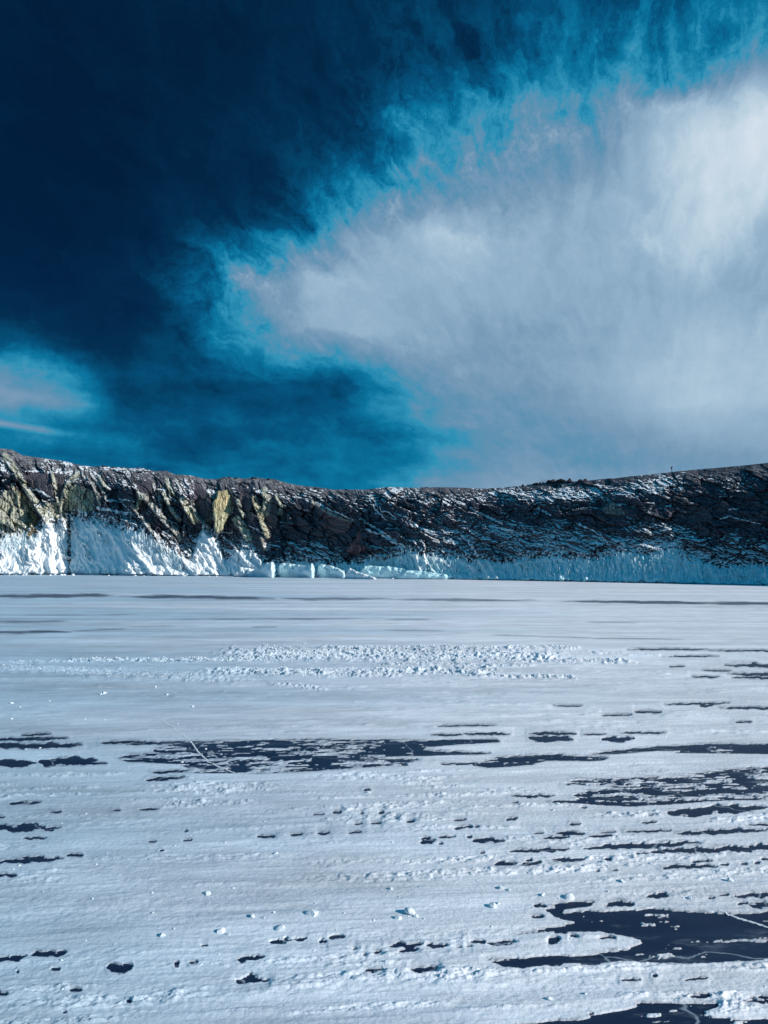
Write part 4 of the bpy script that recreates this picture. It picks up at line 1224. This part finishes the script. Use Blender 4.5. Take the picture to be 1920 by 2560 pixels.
tuft(1360, 1208, 26, 11, 5)

# small bare tree standing alone on the right crest
def tube(pts, radii, seg=6):
    vs, fs = [], []
    for i, (p, r) in enumerate(zip(pts, radii)):
        p = Vector(p)
        d = (Vector(pts[min(i + 1, len(pts) - 1)]) - Vector(pts[max(i - 1, 0)])).normalized()
        a = d.orthogonal().normalized(); b = d.cross(a)
        for q in range(seg):
            t = q / seg * 2 * math.pi
            vs.append(tuple(p + (a * math.cos(t) + b * math.sin(t)) * r))
        if i:
            o = (i - 1) * seg
            for q in range(seg):
                fs.append((o + q, o + (q + 1) % seg, o + seg + (q + 1) % seg, o + seg + q))
    return vs, fs
xt = 1679.5
Dt = float(face_depth(np.array([xt]), np.array([float(tab(xt, TOP)) + 1.0]), np.array([0.0]))[0])
kt = Dt / FOC
pt = at_depth(xt, 1180.5, Dt)
tree = bpy.data.objects.new('bare_tree', None)
tree.location = tuple(pt)
put(tree, 'small bare tree standing alone on the right skyline', 'tree')
vs, fs = tube([(0,0,-.1),(.02*kt,0,5*kt),(-.1*kt,0,9*kt),(.1*kt,0,13*kt)], [1.0*kt,.8*kt,.75*kt,.3*kt])
put(bpy.data.objects.new('trunk', np_mesh('trunk', vs, fs, BARK, True)), parent=tree)
rt = random.Random(8)
vs, fs = [], []
for i in range(34):
    z0 = rt.uniform(6.5, 12.5); a = rt.uniform(0, 6.28); ln = rt.uniform(1.6, 4.0)
    lift = rt.uniform(.5, 1.4)
    skew = -.6 if rt.random() < .5 else .2
    p0 = (0, 0, z0 * kt); p1 = ((math.cos(a) * ln * .5 + skew) * kt, math.sin(a) * ln * .5 * kt, (z0 + ln * .5 * lift) * kt)
    p2 = ((math.cos(a) * ln * .8 + skew) * kt, math.sin(a) * ln * .8 * kt, (z0 + ln * lift) * kt)
    v2, f2 = tube([p0, p1, p2], [.36*kt,.26*kt,.1*kt], 4)
    fs += [tuple(q + len(vs) for q in f) for f in f2]; vs += v2
put(bpy.data.objects.new('crown', np_mesh('crown', vs, fs, BARK, True)), parent=tree)

# ================================================================== snow chunks on the lake
cmeshes = [boulder_mesh('snow_chunk', 800 + i, CHUNK, .3) for i in range(7)]
rc = random.Random(44)
def near_label(px, py):
    if py < 2140: return 'small snow chunk on the snow just below the middle dark bands', 'snow crumbs below the middle dark bands'
    if px < 640: return 'small snow chunk on the near snow in the lower left of the lake', 'snow crumbs on the lower left snow'
    if px < 1150: return 'small snow chunk around the two largest chunks near the viewer', 'snow crumbs around the largest chunks'
    if py < 2290: return 'small snow chunk on the bright snow above the largest dark patch', 'snow crumbs above the largest dark patch'
    return 'small snow chunk beside or below the largest dark patch', 'snow crumbs beside the largest dark patch'
def belt_label(px, py):
    if px < 600: return 'white snow block in the thin left tail of the rubble belt', 'blocks of the left tail of the rubble belt'
    if px > 1300: return 'white snow block in the sparse right end of the rubble belt', 'blocks of the right end of the rubble belt'
    if py > 1668: return 'white snow block in the lower strip of the rubble belt', 'blocks of the lower strip of the rubble belt'
    if px < 960: return 'white snow block in the left half of the thick rubble heap', 'blocks of the thick rubble heap, left half'
    return 'white snow block in the right half of the thick rubble heap', 'blocks of the thick rubble heap, right half'
def chunk(px, py, wpx, label, group, tall=.7):
    if label == 'near': label, group = near_label(px, py)
    if label == 'belt': label, group = belt_label(px, py)
    x, y = gpt(px, py)
    s = wpx * y / FOC * .5
    o = bpy.data.objects.new('snow_chunk', rc.choice(cmeshes))
    o.location = (x, y, snow_z(px, py) + s * .12)
    o.scale = (s * rc.uniform(.85, 1.2), s * rc.uniform(.8, 1.3), s * tall * rc.uniform(.8, 1.25))
    o.rotation_euler = (rc.uniform(-.35, .35), rc.uniform(-.35, .35), rc.uniform(0, 6.28))
    put(o, label, 'snow chunk', group)
SINGLE = [
 (781,2290,38,'largest snow chunk near the viewer left of centre'),
 (1024,2287,40,'broad snow chunk near the viewer just right of centre'),
 (260,1736,17,'lone snow chunk with a long shadow below the left end of the rubble belt'),
 (1232,2270,26,'snow chunk above the tip of the largest dark ice patch'),
 (631,2296,22,'snow chunk left of the largest chunk near the viewer'),
 (153,2404,12,'small bright snow lump beside the dark ice streak at lower left'),
 (455,1906,9,'snow lump lying on the dark ice beside the white crack'),
 (1463,2487,13,'snow chunk between the two large dark patches at lower right'),
 (1252,2224,24,'low snow chunk above the right end of the foreground crumbs'),
 (1423,2248,26,'snow chunk just above the left horn of the largest dark patch'),
 (1556,2207,18,'small snow chunk alone on smooth snow above the largest dark patch'),
 (1825,2204,20,'snow chunk nearest the right edge above the largest dark patch'),
 (1394,2013,12,'small snow chunk below the speckled dark patch at right'),
 (920,1983,14,'snow chunk alone near the centre below the middle dark band'),
]
for x, y, w, l in SINGLE:
    chunk(x, y, w * .85, l, None)
lf = 'near'
for x, y, w in [(553,2333,24),(700,2325,24),(405,2344,20),(518,2236,18),(689,2137,11),(977,2226,14),(995,2301,18),(1272,2229,14),(1356,2243,16),(1724,2249,14),(1374,2501,16),(1382,2028,12),
                (1510,2157,12),(1064,2016,11),(570,2340,12),(660,2300,10),(1040,2296,14),(1245,2262,12)]:
    chunk(x, y, w, lf, 'snow crumbs on the near snow', .6)
for _ in range(90):
    py = rc.triangular(1990, 2540, 2290); px = rc.uniform(-10, 1930)
    i = np.searchsorted(gy, py); j = min(np.searchsorted(gx, px), len(gx) - 1)
    if bare[i, j] > -5: continue
    chunk(px, py, rc.uniform(4, 9), lf, 'snow crumbs on the near snow', .5)
ls = 'small snow lump scattered on the smooth snow left of centre'
for x, y, w in [(29,1761,9),(50,1770,8),(124,1754,6),(388,1720,8),(417,1739,7),(482,1767,7),(443,1811,6),(29,1799,8),(100,1871,7),(64,1875,6),(515,1873,7),(252,1738,9),(213,1799,5),(262,1800,5)]:
    chunk(x, y, w, ls, 'lumps on the smooth snow left of centre')
lb = 'belt'
tot = sum((b[2] - b[0]) * b[5] * b[4] for b in BELTS)
for x0, y0, x1, y1, hw, stg in BELTS:
    n = int(round(150 * (x1 - x0) * stg * hw / tot))
    for _ in range(n):
        t = rc.random()
        chunk(x0 + (x1 - x0) * t, y0 + (y1 - y0) * t + rc.gauss(0, .55) * hw, rc.uniform(2.8, 5.8), lb, 'blocks of the rubble belt', .65)
# the countless smaller crumbs of the belts
vs, fs = [], []
src = cmeshes[0]
import bmesh as _bm
b_ = _bm.new(); _bm.ops.create_icosphere(b_, subdivisions=1, radius=1.0)
b_.verts.ensure_lookup_table()
bv = np.array([v.co[:] for v in b_.verts]); bf = np.array([[v.index for v in f.verts] for f in b_.faces]); b_.free()
AV, AF = [], []
cnt = 0
rn = np.random.RandomState(5)
for x0, y0, x1, y1, hw, stg in BELTS:
    n = int(4200 * (x1 - x0) * stg * hw / tot)
    for _ in range(n):
        t = rn.rand()
        px = x0 + (x1 - x0) * t; py = y0 + (y1 - y0) * t + rn.normal(0, .6) * hw
        x, y = gpt(px, py)
        s = rn.uniform(.9, 2.3) * y / FOC * (.6 + .4 * stg)
        q = bv * (1 + rn.uniform(-.3, .3, (len(bv), 1))) * np.array([s * rn.uniform(.8, 1.4), s, s * rn.uniform(.6, 1.1)])
        a = rn.uniform(0, 6.28); c, d = math.cos(a), math.sin(a)
        q = np.stack([q[:, 0] * c - q[:, 1] * d, q[:, 0] * d + q[:, 1] * c, q[:, 2]], -1) + np.array([x, y, snow_z(px, py) + s * .25])
        AV.append(q); AF.append(bf + cnt * len(bv)); cnt += 1
o = bpy.data.objects.new('snow_rubble', np_mesh('snow_rubble', np.concatenate(AV), np.concatenate(AF), CHUNK, False))
put(o, 'countless small crumbs of broken snow in the rubble belt', kind='stuff')

# pieces of ice fallen onto the lake along the foot of the cliff
imeshes = [boulder_mesh('ice_chunk', 850 + i, ICE, .3) for i in range(4)]
rf_ = random.Random(9)
for _ in range(24):
    px = rf_.choice([rf_.uniform(-5, 600), rf_.uniform(560, 1100)])
    w_ = rf_.uniform(4, 11)
    yb_ = float(tab(px, BASE)) + rf_.uniform(.4, 1.6)
    x, y = gpt(px, yb_)
    sz = w_ * y / FOC * .5
    o = bpy.data.objects.new('ice_chunk', rf_.choice(imeshes))
    o.location = (x, y - 1.0, sz * .15)
    o.scale = (sz, sz * rf_.uniform(.8, 1.3), sz * rf_.uniform(.45, .9))
    o.rotation_euler = (rf_.uniform(-.3, .3), rf_.uniform(-.3, .3), rf_.uniform(0, 6.28))
    put(o, 'small fallen piece of ice lying along the foot of the ice covered cliff', 'ice chunk', 'fallen ice along the foot of the cliff')
